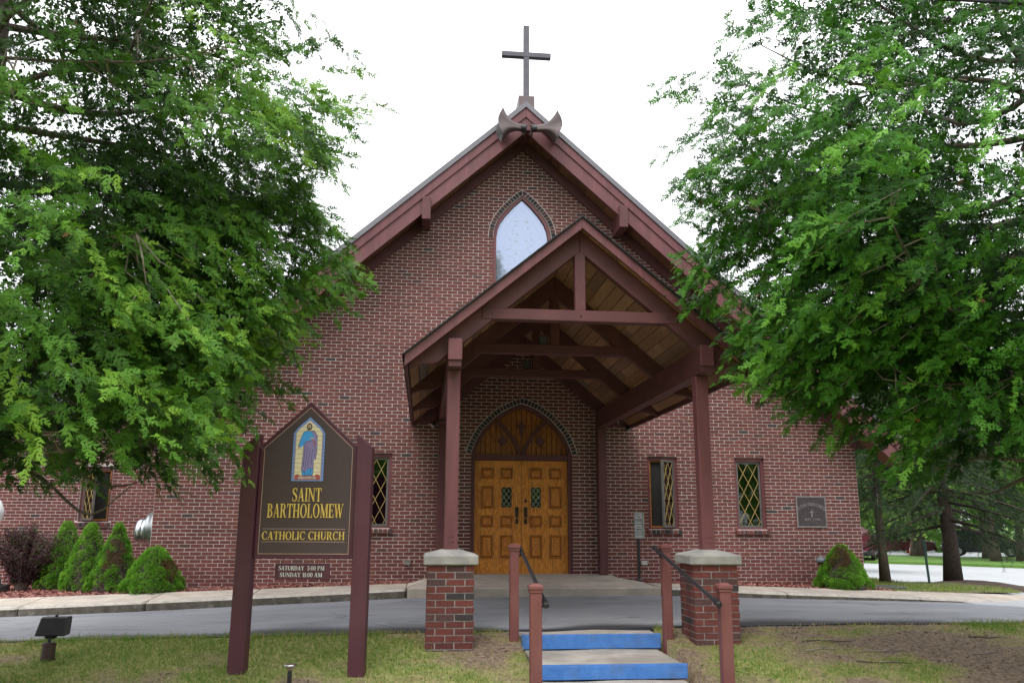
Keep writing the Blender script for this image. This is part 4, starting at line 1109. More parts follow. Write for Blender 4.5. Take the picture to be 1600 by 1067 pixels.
for (y, lab) in ((-4.06, 'dark floodlight on the second tie beam inside the porch'), (-2.06, 'dark floodlight on the tie beam nearest the oak doors')):
    t = empty('porch_floodlight', (-.13, y, 3.53), lab, 'floodlight', 'floodlights on the porch tie beams')
    MB().hexa([(-.21, y - .02, 3.55), (-.09, y - .02, 3.55), (-.09, y + .05, 3.55), (-.21, y + .05, 3.55)], [(-.235, y + .02, 3.70), (-.085, y + .02, 3.70), (-.085, y + .1, 3.70), (-.235, y + .1, 3.70)]).build('housing', 'black', t, bevel=.008)
    MB().hexa([(-.20, y - .024, 3.557), (-.10, y - .024, 3.557), (-.10, y - .021, 3.557), (-.20, y - .021, 3.557)], [(-.222, y + .014, 3.69), (-.098, y + .014, 3.69), (-.098, y + .018, 3.69), (-.222, y + .018, 3.69)]).build('lens', 'lamp_grey', t)
    MB().box(-.17, -.13, y + .0, y + .03, 3.527, 3.555).build('bracket', 'black', t)

# ================================================================== steps and handrails
steps = empty('entrance_steps', (.15, -6.5, -.6), 'concrete steps with bright blue painted risers leading up to the drive', 'steps')
def step(x0, x1, y0, y1, zt, zb):
    s = slab_piece(x0, x1, y0 + .004, y1, lambda x, y: zt + .006 * math.sin(x * 5), zt - zb, 8).build('step', 'step_concrete', steps, bevel=.014)
    MB().box(x0 - .003, x1 + .003, y0 - .006, y0 + .012, zb + .002, zt - .012).build('painted_riser', 'blue', s, bevel=.004)
    MB().hexa([(x0 - .002, y0 - .006, zt - .0125), (x1 + .002, y0 - .006, zt - .0125), (x1 + .002, y0 + .05, zt - .0125), (x0 - .002, y0 + .05, zt - .0125)],
              [(x0 - .002, y0 - .003, zt + .0095), (x1 + .002, y0 - .003, zt + .0095), (x1 + .002, y0 + .047, zt + .0095), (x0 - .002, y0 + .047, zt + .0095)]).build('painted_nosing', 'blue', s)
    return s
step(-.690, .972, -5.93, -4.98, -.335, -.49)
step(-.660, .93, -7.07, -5.945, -.492, -.63)
step(-.66, .90, -8.15, -7.085, -.634, -.80)
MB().box(-.69, .90, -8.2, -8.155, -.95, -.80).build('foot', 'concrete', steps)

def handrail(xf, xn, label):
    t = empty('handrail', (xf, -6.9, -.5), label, 'handrail', 'handrails beside the entrance steps')
    def post(x, y, zt, zb, w):
        h = w / 2
        p = MB().box(x - h, x + h, y - h, y + h, zb, zt - .075).build('post', 'rail_red', t, bevel=.006)
        c = MB().box(x - h - .008, x + h + .008, y - h - .008, y + h + .008, zt - .085, zt - .055)
        c.box(x - h - .016, x + h + .016, y - h - .016, y + h + .016, zt - .0545, zt - .022)
        k, m = h + .016, h * .55
        c.add([(x - k, y - k, zt - .0215), (x + k, y - k, zt - .0215), (x + k, y + k, zt - .0215), (x - k, y + k, zt - .0215), (x - m, y - m, zt), (x + m, y - m, zt), (x + m, y + m, zt), (x - m, y + m, zt)],
              [(0, 3, 2, 1), (4, 5, 6, 7), (0, 1, 5, 4), (1, 2, 6, 5), (2, 3, 7, 6), (3, 0, 4, 7)])
        c.build('cap', 'rail_red', p, bevel=.004); return p
    post(xf, -6.0, .715, -.60, .106); post(xn, -7.8, .385, -.95, .112)
    s = 1 if xf < 0 else -1
    A = Vector((xf + s * .085, -5.84, .66)); B = Vector((xn + s * .09, -7.90, .195))
    d = (B - A).normalized()
    rl = MB().tube([A, B], .021, 10); 
    for c, sg in ((A, -1), (B, 1)): rl.tube([c - d * .03 * 0, c + d * sg * .02, c + d * sg * .035], [.030, .030, .022], 10)
    rl.tube([B - d * .12, B - d * .06], .028, 10).tube([A + d * .10, A + d * .16], .028, 10)
    rl = rl.build('rail', 'black', t, smooth=False)
    for x, y in ((xf, -6.0), (xn, -7.8)):
        k = (y - A.y) / (B.y - A.y); c = A + (B - A) * k
        MB().tube([(x + s * .052, y, c.z - .05), (x + s * .075, y, c.z - .045), (c.x, y, c.z - .012)], .012, 6).lathe([(.028, 0), (.028, .008 * s)], (x + s * .053, y, c.z - .05), 'x', 10).build('bracket', 'black', t)
handrail(-.79, -.775, 'maroon post handrail with a black rail nearest the church sign')
handrail(1.045, 1.10, 'maroon post handrail with a black rail on the granite plaque side of the steps')

# ================================================================== letters (own serif alphabet, cap height 1)
def ell(cx, cy, rx, ry, w, t, a0, a1, n=22):
    P = []; Q = []
    for i in range(n + 1):
        a = math.radians(a0 + (a1 - a0) * i / n)
        P.append((cx + rx * math.cos(a), cy + ry * math.sin(a))); Q.append((cx + (rx - w) * math.cos(a), cy + (ry - t) * math.sin(a)))
    return [[P[i], P[i + 1], Q[i + 1], Q[i]] for i in range(n)]
def glyph(ch):
    W, T, S = .165, .065, .055                 # stem, hairline, serif
    def V(x, y0=0, y1=1, w=W): return [(x, y0), (x + w, y0), (x + w, y1), (x, y1)]
    def H(y, x0, x1, h=T): return [(x0, y), (x1, y), (x1, y + h), (x0, y + h)]
    def D(x0, y0, x1, y1, w): return [(x0, y0), (x0 + w, y0), (x1 + w, y1), (x1, y1)]
    def sf(x, y, w=W, e=.07): return H(y, x - e, x + w + e, S)
    def stem(x): return [V(x), sf(x, 0), sf(x, 1 - S)]
    g = ch
    if g == 'I': return .34, stem(.085)
    if g == 'H': return .86, stem(.08) + stem(.62) + [H(.47, .2, .66)]
    if g == 'T': return .74, [V(.29), sf(.29, 0), H(1 - T, .02, .72), [(.02, 1), (.02, .74), (.055, .74), (.13, 1)], [(.72, 1), (.72, .74), (.685, .74), (.61, 1)]]
    if g == 'L': return .66, stem(.08) + [H(0, .1, .62), [(.63, 0), (.63, .28), (.595, .28), (.52, 0)]]
    if g == 'E': return .68, stem(.08) + [H(0, .1, .62), H(1 - T, .1, .60), H(.48, .2, .48), [(.64, 0), (.64, .27), (.605, .27), (.53, 0)], [(.61, 1), (.61, .76), (.575, .76), (.50, 1)], [(.48, .38), (.51, .38), (.51, .64), (.48, .64)]]
    if g == 'F': return .64, stem(.08) + [H(1 - T, .1, .60), H(.48, .2, .48)]
    if g == 'A': return .82, [D(.07, 0, .355, 1, T), D(.56, 0, .33, 1, W), H(.30, .2, .62, T), H(0, -.02, .20, S), H(0, .49, .80, S)]
    if g == 'N': return .88, [V(.11, 0, 1, T), V(.70, 0, 1, T), D(.66, 0, .06, 1, W * 1.05), H(0, .03, .25, S), H(1 - S, .0, .2, S), H(1 - S, .62, .85, S)]
    if g == 'M': return 1.05, [V(.11, 0, 1, T), V(.80, 0, 1, W), D(.46, 0, .09, 1, W), D(.48, 0, .78, 1, T), H(0, .03, .26, S), sf(.80, 0), H(1 - S, .0, .2, S), H(1 - S, .80, 1.03, S)]
    if g == 'W': return 1.18, [D(.27, 0, .05, 1, W), D(.30, 0, .53, 1, T), D(.72, 0, .48, 1, W), D(.76, 0, 1.04, 1, T), H(1 - S, -.01, .27, S), H(1 - S, .42, .68, S), H(1 - S, .95, 1.17, S)]
    if g == 'Y': return .80, [V(.32, 0, .45), sf(.32, 0), D(.32, .42, .06, 1, W), D(.40, .44, .68, 1, T), H(1 - S, -.01, .28, S), H(1 - S, .58, .82, S)]
    if g == 'O': return .90, ell(.45, .5, .42, .52, W, T, 0, 360, 40)
    if g == 'C': return .80, ell(.45, .5, .42, .52, W, T, 48, 312, 32) + [[(.70, .98), (.735, .98), (.735, .68), (.70, .68)], [(.71, .10), (.745, .28), (.71, .28), (.66, .10)]]
    if g == 'D': return .86, stem(.08) + ell(.36, .5, .44, .5, W, T, -90, 90, 24) + [H(0, .1, .37), H(1 - T, .1, .37)]
    if g == 'U': return .86, [V(.10, .3, 1), V(.68, .3, 1, T), H(1 - S, .02, .34, S), H(1 - S, .6, .83, S)] + ell(.4225, .34, .3225, .36, W * .9, T * 1.2, 180, 360, 22)
    if g == 'P': return .72, stem(.08) + ell(.36, .735, .30, .265, W, T, -90, 90, 20) + [H(1 - T, .1, .37), H(.47, .1, .37)]
    if g == 'R': return .82, stem(.08) + ell(.36, .745, .30, .255, W, T, -90, 90, 20) + [H(1 - T, .1, .37), H(.49, .1, .37), D(.60, 0, .34, .52, W), H(0, .58, .84, S)]
    if g == 'B': return .76, stem(.08) + ell(.36, .76, .27, .24, W, T, -90, 90, 18) + ell(.36, .275, .33, .275, W, T, -90, 90, 20) + [H(1 - T, .1, .37), H(.50, .1, .37), H(0, .1, .37)]
    if g == 'S':
        c = [(.55, .80), (.50, .92), (.38, .975), (.25, .965), (.13, .89), (.10, .77), (.16, .65), (.30, .555), (.44, .46), (.535, .35), (.54, .21), (.46, .085), (.33, .025), (.20, .035), (.10, .10), (.05, .22)]
        wd = [.05, .06, .06, .075, .13, .16, .17, .175, .175, .17, .15, .10, .065, .06, .06, .05]
        A = []; B = []
        for i, p in enumerate(c):
            d = Vector(c[min(i + 1, len(c) - 1)]) - Vector(c[max(i - 1, 0)]); d.normalize(); nn = Vector((-d.y, d.x)) * wd[i] / 2
            A.append((p[0] + nn.x, p[1] + nn.y)); B.append((p[0] - nn.x, p[1] - nn.y))
        return .66, [[A[i], A[i + 1], B[i + 1], B[i]] for i in range(len(c) - 1)] + [V(.53, .70, .99, .04), V(.04, .01, .32, .04)]
    if g == '0': return .62, ell(.31, .5, .28, .52, W * .85, T, 0, 360, 32)
    if g == '1': return .40, [V(.14), sf(.14, 0), D(.03, .86, .14, 1, .06)]
    if g == '5': return .60, [H(.88, .12, .52, .12), V(.10, .52, .96, T)] + ell(.26, .32, .30, .33, W * .9, T * 1.2, -150, 130, 24)
    if g == '3': return .60, ell(.28, .75, .24, .26, W * .8, T, -80, 150, 20) + ell(.28, .27, .29, .29, W * .9, T, -150, 85, 22)
    if g == '9': return .60, ell(.30, .66, .27, .35, W * .8, T, 0, 360, 28) + ell(.22, .62, .36, .63, W * .8, T, -80, 10, 16)
    if g == ':': return .26, [H(.08, .07, .20, .13), H(.52, .07, .20, .13)]
    if g == '.': return .24, [H(0, .06, .18, .12)]
    return .34, []
def layout(txt, width, x_mid):
    ws = []; x = 0
    for c in txt:
        w, polys = glyph(c); ws.append((c, x, polys)); x += w + .055
    x -= .055; k = width / x
    return [(c, x_mid - width / 2 + xo * k, k, polys) for c, xo, polys in ws]
def letters(txt, x_mid, z0, h, width, y, dep, m, parent, single=True, name='letter', place=None, local=True):
    acc = MB()
    for c, xo, k, polys in layout(txt, width, x_mid):
        mb_ = MB() if single else acc
        for i, p in enumerate(polys):
            q = [(xo + a * k, z0 + b * h) for a, b in p]
            if place: q = [place(a, b) for a, b in q]
            o = .00025 * (i % 5) + .0001 * ((i * 7) % 11)
            mb_.prism(q, y - dep - o, y)
        if single and polys: mb_.build(name, m, parent, local=local)
    if not single: tag(acc.build(name, m, parent, local=local), kind='stuff')

# plaque inscriptions: the name on an arc, the date below
def arc_place(xc, zc, R):
    def f(x, z):
        a = (x - xc) / R; r_ = R + (z - zc); return (xc + r_ * math.sin(a), zc - R + r_ * math.cos(a))
    return f
letters('ST BARTHOLOMEW', 5.78, 1.305, .062, .62, -.012, .002, 'engraved', plaque, False, 'inscription', arc_place(5.78, 1.305, .42), local=False)
letters('MAY 3 1991', 5.79, 1.015, .05, .33, -.012, .002, 'engraved', plaque, False, 'inscription', local=False)

# ================================================================== church sign
SX, SY = -3.105, -6.965
zs0 = z_lawn(SX, SY)
sign = empty('church_sign', (SX, SY, 0), 'dark brown church sign with gold lettering and a saint panel between two plum posts', 'sign', None, -YAW)
ORG[sign] = Vector((0, 0, 0))                  # children below are built in the sign's own frame
for s in (-1, 1):
    x = s * .605; h = .082; zt_in, zt_out = 1.875, 1.735
    xi, xo = x - s * h, x + s * h
    b = [(x - h, -h, zs0 - .1), (x + h, -h, zs0 - .1), (x + h, h, zs0 - .1), (x - h, h, zs0 - .1)]
    zl, zr = (zt_out, zt_in) if s < 0 else (zt_in, zt_out)
    MB().hexa(b, [(x - h, -h, zl), (x + h, -h, zr), (x + h, h, zr), (x - h, h, zl)]).build('post', 'plum', sign, bevel=.004)
PB, PSH, PAX, PW = .585, 1.745, 2.225, .515
panel = MB().prism([(-PW, PB), (PW, PB), (PW, PSH), (0, PAX), (-PW, PSH)], -.025, .025).build('panel', 'plum', sign, bevel=.004)
def inset(k): 
    return [(-PW + k, PB + k), (PW - k, PB + k), (PW - k, PSH - k * .40), (0, PAX - k * 1.38), (-PW + k, PSH - k * .40)]
MB().prism(inset(.044), -.0285, -.0255).build('field', 'sign_face', panel)
i1, i2 = inset(.043), inset(.049)
MB().ribbon(i2, i1, -.030, -.0262, True).build('border_line', 'pinkline', panel)
letters('SAINT', .008, 1.167, .139, .308, -.0287, .007, 'gold', panel)
letters('BARTHOLOMEW', .0, 1.0, .142, .80, -.0287, .007, 'gold', panel)
letters('CATHOLIC CHURCH', -.008, .774, .084, .865, -.0287, .006, 'gold', panel)
MB().box(-.44, .43, -.0305, -.0287, .882, .887).box(-.44, .43, -.0305, -.0287, .751, .756).build('rule_line', 'pinkline', panel)
# the saint panel: flat coloured shapes laid over each other like leaded glass
em = MB(); EW, EB, ES, EA = .172, 1.375, 1.885, 2.06
def emb(k): return [(-EW + k, EB + k), (EW - k, EB + k), (EW - k * .95, ES - k * .1), (EW * .72 - k * .7, ES + .065 - k * .5), (0, EA - k * 1.3), (-EW * .72 + k * .7, ES + .065 - k * .5), (-EW + k * .95, ES - k * .1)]
emo = MB().prism(emb(0), -.031, -.0287).build('emblem', 'e_dark', panel)
def lay(polys, m, d, name='colour_glass'):
    b = MB()
    for i, p in enumerate(polys): b.prism(p, -.031 - d - .00006 * i, -.0308)
    return b.build(name, m, emo)
lay([emb(.004)], 'e_blue', .0004); lay([emb(.017)], 'e_dark', .0007); lay([emb(.0195)], 'e_lilac', .001); lay([emb(.031)], 'e_cream', .0014)
ll = []
for z in np.arange(1.47, 1.99, .048): ll.append([(-.135, z), (.135, z), (.135, z + .0022), (-.135, z + .0022)])
for sx in (-1, 1):
    ll.append([(sx * .139, 1.43), (sx * .141, 1.43), (sx * .141, 1.89), (sx * .139, 1.89)])
    for z in np.arange(1.42, 1.9, .036): ll.append([(sx * .142, z), (sx * .170, z + .004), (sx * .170, z + .006), (sx * .142, z + .002)])
lay(ll, 'e_dark', .0018, 'lead_line')
robe = [(-.035, 1.905), (.035, 1.905), (.062, 1.88), (.075, 1.80), (.07, 1.70), (.055, 1.66), (.058, 1.48), (.05, 1.44), (-.055, 1.44), (-.062, 1.52), (-.05, 1.70), (-.06, 1.76), (-.09, 1.725), (-.11, 1.745), (-.085, 1.83), (-.062, 1.89)]
def grow(p, k):
    c = Vector((sum(a for a, b in p) / len(p), sum(b for a, b in p) / len(p)))
    return [((a - c.x) * (1 + k) + c.x, (b - c.y) * (1 + k * .6) + c.y) for a, b in p]
lay([grow(robe, .05)], 'e_dark', .0022); lay([robe], 'e_robe', .0026)
mant = [(.02, 1.90), (.05, 1.905), (.085, 1.85), (.088, 1.70), (.078, 1.60), (.05, 1.62), (.062, 1.56), (.05, 1.505), (.01, 1.52), (-.03, 1.475), (-.065, 1.495), (-.058, 1.60), (-.052, 1.75), (-.03, 1.80), (.02, 1.80), (.055, 1.84)]
lay([grow(mant, .05)], 'e_dark', .0030); lay([mant], 'e_purple', .0034)
fold = []
for (xa, za, xb, zb) in ((-.04, 1.74, -.05, 1.53), (-.015, 1.735, -.03, 1.50), (.015, 1.73, -.005, 1.53), (.04, 1.72, .03, 1.54), (.06, 1.80, .07, 1.64), (-.05, 1.735, .06, 1.75), (-.045, 1.77, .02, 1.80), (.0, 1.49, .005, 1.44), (-.03, 1.47, -.028, 1.44), (.03, 1.50, .028, 1.44)):
    fold.append([(xa, za), (xa + .004, za), (xb + .004, zb), (xb, zb)])
lay(fold, 'e_dark', .0038, 'fold_line')
lay([[(.03, 1.835), (.06, 1.79), (.075, 1.76), (.055, 1.755), (.045, 1.80), (.02, 1.83)]], 'e_red', .0042)
circ = lambda cx, cz, rx, rz, n=14: [(cx + rx * math.cos(2 * PI * i / n), cz + rz * math.sin(2 * PI * i / n)) for i in range(n)]
lay([circ(-.003, 1.952, .029, .040)], 'e_dark', .0042, 'hair')
lay([circ(-.003, 1.953, .019, .026), [(-.01, 1.93), (.008, 1.93), (.01, 1.905), (-.012, 1.905)], circ(-.106, 1.735, .012, .014, 8), circ(.03, 1.828, .024, .010, 8)], 'e_skin', .0046, 'skin')
lay([[(-.014, 1.94), (.008, 1.94), (.004, 1.918), (-.003, 1.912), (-.011, 1.918)], circ(-.010, 1.958, .0035, .002, 6), circ(.004, 1.958, .0035, .002, 6), [(-.0045, 1.956), (-.0015, 1.956), (-.001, 1.944), (-.006, 1.944)]], 'e_dark', .0052, 'beard')
lay([[(-.135, 1.39), (.135, 1.39), (.135, 1.435), (-.135, 1.435)], circ(-.105, 1.42, .032, .03), circ(.105, 1.42, .032, .03)], 'e_red', .0042)
lay([[(-.092, 1.402), (.092, 1.402), (.092, 1.425), (-.092, 1.425)]], 'e_white', .0050, 'ribbon')
letters('ST. BARTHOLOMEW', 0, 1.407, .013, .165, -.0362, .0005, 'e_dark', emo, False, 'lettering')
# the board with the service times hangs from two hooks under the panel
tb = empty('service_times_board', (SX, SY, .46), 'small plum board with white service times hanging on hooks under the church sign', 'sign board', None, -YAW)
ORG[tb] = Vector((0, 0, .46))
board = MB().box(-.285, .285, -.012, .012, .375, .535).build('board', 'plum', tb, bevel=.003)
letters('SATURDAY  5:00 PM', -.01, .466, .043, .475, -.0122, .003, 'white_paint', tb, False, 'lettering', local=False)
letters('SUNDAY 11:00 AM', -.012, .399, .043, .44, -.0122, .003, 'white_paint', tb, False, 'lettering', local=False)
for x in (-.225, .225): MB().tube([(x + .012, 0, .583), (x + .018, 0, .572), (x + .01, 0, .556), (x - .012, 0, .556), (x - .016, 0, .57), (x - .006, 0, .578)], .004, 5).tube([(x, 0, .556), (x, 0, .533)], .004, 5).build('hook', 'black', tb)

# ================================================================== small street furniture
t = empty('parking_sign', (2.12, -.62, -.07), 'narrow grey parking notice on a thin black pole in front of the open casement window', 'sign')
MB().box(2.085, 2.135, -.60, -.565, -.12, 1.12).lathe([(.06, 0), (.055, .03), (.04, .05)], (2.11, -.58, -.085), 'z', 12).build('pole', 'black', t)
pl = MB().box(2.03, 2.205, -.612, -.604, .675, 1.14).build('plate', 'sign_grey', t, bevel=.004)
MB().box(2.205, 2.222, -.612, -.57, .68, 1.14).build('edge_channel', 'steel', t)
ink = MB().ribbon([(2.042, .688), (2.193, .688), (2.193, 1.127), (2.042, 1.127)], [(2.037, .683), (2.198, .683), (2.198, 1.132), (2.037, 1.132)], -.6145, -.6125, True)
ink.prism([(2.10, 1.10), (2.112, 1.10), (2.112, 1.075), (2.14, 1.072), (2.148, 1.055), (2.138, 1.052), (2.13, 1.064), (2.1, 1.066)], -.6145, -.6125).lathe([(.009, 0), (.009, -.002)], (2.106, -.6125, 1.112), 'y', 10)
r = random.Random(4)
for z, h, a, b in ((1.01, .022, .022, .158), (.977, .018, .03, .15), (.93, .014, .02, .16), (.882, .012, .07, .10), (.835, .017, .03, .145), (.79, .013, .018, .16), (.745, .013, .02, .158)):
    x = 2.03 + a
    while x < 2.03 + b:
        w = r.uniform(.006, .011); ink.box(x, x + w * .8, -.6145, -.6125, z, z + h); x += w + .003
ink.build('printing', 'sign_ink', pl)

t = empty('bollard_light', (5.72, -.4, -.2), 'rust brown bollard light with a domed grey cap by the wall corner', 'bollard light')
MB().tube([(5.715, -.4, -.25), (5.715, -.4, .235)], .062, 14).build('post', 'copper_post', t, smooth=True)
MB().lathe([(.075, 0), (.098, .01), (.098, .045), (.085, .075), (.05, .098), (.012, .106)], (5.715, -.4, .235), 'z', 18).build('cap', 'lamp_grey', t, smooth=True)

fx, fy = -5.797, -6.30; fz = z_lawn(fx, fy)
t = empty('ground_floodlight', (fx, fy, fz), 'black square floodlight on a brown can in the lawn before the dwarf spruces', 'floodlight')
MB().tube([(fx, fy, fz - .03), (fx, fy, fz + .17)], [.068, .066], 16).lathe([(.07, 0), (.07, .018), (.055, .03)], (fx, fy, fz + .168), 'z', 16).build('base_can', 'brown_can', t)
MB().lathe([(.074, 0), (.074, .012)], (fx, fy, fz - .002), 'z', 16).build('base_ring', 'chrome', t)
MB().tube([(fx, fy, fz + .19), (fx - .005, fy, fz + .25)], .016, 8).tube([(fx - .04, fy, fz + .245), (fx + .05, fy, fz + .245)], .014, 8).hexa([(fx - .06, fy - .01, fz + .245), (fx + .07, fy - .01, fz + .245), (fx + .07, fy + .02, fz + .245), (fx - .06, fy + .02, fz + .245)], [(fx - .02, fy - .01, fz + .29), (fx + .04, fy - .01, fz + .29), (fx + .04, fy + .02, fz + .29), (fx - .02, fy + .02, fz + .29)]).build('yoke', 'black', t)
hd = MB().hexa([(fx - .145, fy - .06, fz + .265), (fx + .165, fy - .06, fz + .265), (fx + .165, fy + .10, fz + .265), (fx - .145, fy + .10, fz + .265)],
               [(fx - .105, fy - .03, fz + .455), (fx + .165, fy - .03, fz + .455), (fx + .165, fy + .12, fz + .455), (fx - .105, fy + .12, fz + .455)])
hd.build('lamp_head', 'black', t, bevel=.012)
MB().box(fx + .02, fx + .04, fy + .02, fy + .05, fz + .45, fz + .475).build('screw_knob', 'black', t)

lx, ly = -3.14, -7.22; lz = z_lawn(lx, ly)
t = empty('stake_light', (lx, ly, lz), 'small silver bowl stake light in the grass below the church sign', 'stake light')
MB().tube([(lx, ly, lz - .05), (lx, ly, lz + .13)], .022, 10).build('stake', 'black', t)
MB().lathe([(.022, .12), (.03, .14), (.055, .165), (.066, .175), (.066, .182), (.05, .186), (.01, .188)], (lx, ly, lz), 'z', 18).build('bowl', 'chrome', t, smooth=True)

gx, gy = 9.454, 2.14
t = empty('green_marker_post', (gx, gy, z_right(gx, gy)), 'thin dark green marker post at the edge of the parking lot', 'marker post')
MB().bar((gx, gy, -.45), (gx - .05, gy, .62), .05, .02, (0, 1, 0)).box(gx - .04, gx + .0, gy - .018, gy - .011, .40, .52).build('post', 'green_post', t)

t = empty('splash_block', (7.2, .35, -.28), 'low dark splash block on the ground behind the round spruce at the wall corner', 'splash block')
MB().box(7.0, 7.62, -.05, .16, -.32, -.245).box(7.0, 7.62, .30, .36, -.32, -.235).box(7.0, 7.06, .16, .3, -.32, -.235).box(7.06, 7.62, .16, .30, -.32, -.285).build('block', 'slab_stone', t, bevel=.01)

# statue on a rock at the very edge of the picture
sx_, sy_ = -10.06, .75; szg = z_back(sx_) + .0
t = empty('garden_statue', (sx_, sy_, szg), 'white robed garden statue on a grey rock beside the purple barberry bush', 'statue')
MB().box(sx_ - .5, sx_ + .47, sy_ - .35, sy_ + .35, szg - .1, szg + .13).build('plinth', 'slab_stone', t, bevel=.015)
rk_ = MB().lathe([(.40, 0), (.43, .1), (.37, .25), (.30, .34)], (sx_, sy_, szg + .13), 'z', 14)
rk_.v = [(a + rj.uniform(-.04, .04), b + rj.uniform(-.04, .04), c + rj.uniform(-.02, .02)) for a, b, c in rk_.v]
rk_.build('rock', 'rock', t)
zb_ = szg + .45
prof = [(.25, 0), (.27, .05), (.26, .3), (.245, .55), (.26, .75), (.30, .92), (.31, 1.05), (.27, 1.18), (.20, 1.28), (.11, 1.345), (.09, 1.38), (.125, 1.43), (.135, 1.50), (.12, 1.58), (.07, 1.635), (.01, 1.65)]
body = MB(); n = 40
vs = []
for r_, h in prof:
    for k in range(n):
        a = 2 * PI * k / n; fold_ = 1 + (.055 * math.sin(a * 9 + h * 1.5) * max(0, 1 - h / 1.2)) + (.10 * math.exp(-((h - .95) / .16) ** 2) * max(0, math.cos(a * 2)))
        vs.append((sx_ + r_ * fold_ * math.cos(a), sy_ + .8 * r_ * fold_ * math.sin(a), zb_ + h))
fs = [(i * n + k, i * n + (k + 1) % n, (i + 1) * n + (k + 1) % n, (i + 1) * n + k) for i in range(len(prof) - 1) for k in range(n)]
fs += [tuple(range(n - 1, -1, -1)), tuple((len(prof) - 1) * n + k for k in range(n))]
body.add(vs, fs).build('robed_figure', 'marble', t, smooth=True)
fc = MB().lathe([(.02, -.10), (.065, -.07), (.085, 0), (.075, .06), (.03, .10)], (sx_ + .01, sy_ - .06, zb_ + 1.49), 'z', 14)
fc.add([(sx_ - .005, sy_ - .145, zb_ + 1.52), (sx_ + .025, sy_ - .145, zb_ + 1.52), (sx_ + .03, sy_ - .165, zb_ + 1.475), (sx_ - .01, sy_ - .165, zb_ + 1.475), (sx_ + .01, sy_ - .13, zb_ + 1.46)], [(0, 1, 2, 3), (3, 2, 4), (0, 3, 4), (1, 4, 2)])
fc.build('face', 'marble', t, smooth=True)
hn = MB()
for s in (-1, 1):
    hn.tube([(sx_ + s * .26, sy_ - .02, zb_ + 1.02), (sx_ + s * .17, sy_ - .20, zb_ + .92), (sx_ + s * .02, sy_ - .27, zb_ + 1.0)], [.075, .07, .045], 10)
    for k in range(4): hn.tube([(sx_ + s * .018, sy_ - .27 - .012 * k, zb_ + 1.0), (sx_ + s * .012, sy_ - .275 - .012 * k, zb_ + 1.07 - .006 * k), (sx_ + s * .006, sy_ - .275 - .012 * k, zb_ + 1.12 - .008 * abs(k - 1))], [.011, .010, .006], 6)
    hn.tube([(sx_ + s * .03, sy_ - .255, zb_ + 1.01), (sx_ + s * .03, sy_ - .24, zb_ + 1.06)], [.011, .007], 6)
hn.build('folded_hands', 'marble', t, smooth=True)

t = empty('utility_wire', (3.2, -10, 5.5), 'thin black utility wire crossing the top corner over the right cedar', 'wire')
MB().tube([(2.0 + i * 1.2, -10, 5.475 + .02 * i - .004 * i * i * .3) for i in range(14)], .018, 6).build('cable', 'black', t)

# ================================================================== vegetation
def tri_blade(p, d, s, L, w):
    """thin triangle from p along d, base half-width w along s"""
    p, d, s = np.array(p, float), np.array(d, float), np.array(s, float)
    return [p - s * w, p + s * w, p + d * L]
def kite(p, d, s, L, w):
    p, d, s = np.array(p, float), np.array(d, float), np.array(s, float)
    m = p + d * L * .45
    return [[p, m + s * w, p + d * L], [p, p + d * L, m - s * w]]
def rot2(d, a):
    return np.array([d[0] * math.cos(a) - d[1] * math.sin(a), d[0] * math.sin(a) + d[1] * math.cos(a), 0])
def cedar_spray(r):
    """flat fan of scale-leaf branchlets, unit length along +x, lying in xy, tips drooping"""
    T = []
    def droop(t): return np.array([t, 0.10 * math.sin(t * 3 + r.random()) * .3, -.16 * t * t])
    n = 5
    for i in range(n):
        t = .08 + .82 * i / (n - 1); p = droop(t)
        for s in (-1, 1):
            a = s * math.radians(r.uniform(24, 56)); d = rot2(np.array([1, 0, 0]), a); d[2] = r.uniform(-.28, .12)
            L = (.46 * (1 - t) ** .75 + .13) * r.uniform(.65, 1.25); side = np.array([-d[1], d[0], 0])
            T.append(tri_blade(p, d, side, L, .068))
            for q, k in ((.38, 1 if i % 2 else -1),):
                d2 = rot2(d, k * math.radians(38)); d2[2] = d[2] + r.uniform(-.15, .15)
                T.append(tri_blade(p + d * L * q, d2, np.array([-d2[1], d2[0], 0]), L * .58 * r.uniform(.7, 1.1), .062))
    p = droop(.9)
    for a in (-.3, .3): d = rot2(np.array([1, 0, 0]), a); d[2] = -.2; T.append(tri_blade(p, d, np.array([-d[1], d[0], 0]), .2, .03))
    return np.array(T)
def spruce_spray(r):
    T = []
    for i in range(16):
        t = .03 + i / 16.
        for k in range(3):
            a = r.uniform(0, 2 * PI); o = np.array([.55, math.cos(a) * .8, math.sin(a) * .8]); o /= np.linalg.norm(o)
            s = np.cross(o, [0.3, .4, .8]); s /= np.linalg.norm(s)
            T.append(tri_blade([t, 0, -.12 * t * t], o, s, .17, .012))
    return np.array(T)
def leaf_cluster(r):
    T = []
    for i in range(9):
        p = r.normal(size=3) * .30; d = r.normal(size=3); d /= np.linalg.norm(d); s = np.cross(d, r.normal(size=3)); s /= np.linalg.norm(s)
        T += kite(p, d, s, r.uniform(.22, .36), r.uniform(.08, .13))
    return np.array(T)
def needle_tuft(r):
    T = []
    for i in range(6):
        d = np.array([1, r.normal() * .6, r.normal() * .6]); d /= np.linalg.norm(d); s = np.cross(d, r.normal(size=3)); s /= np.linalg.norm(s)
        T.append(tri_blade([0, 0, 0], d, s, r.uniform(.7, 1.1), .13))
    return np.array(T)
TEMPL = {k: [f(np.random.default_rng(40 + i)) for i in range(5)] for k, f in (('cedar', cedar_spray), ('spruce', spruce_spray), ('leaf', leaf_cluster), ('needle', needle_tuft))}

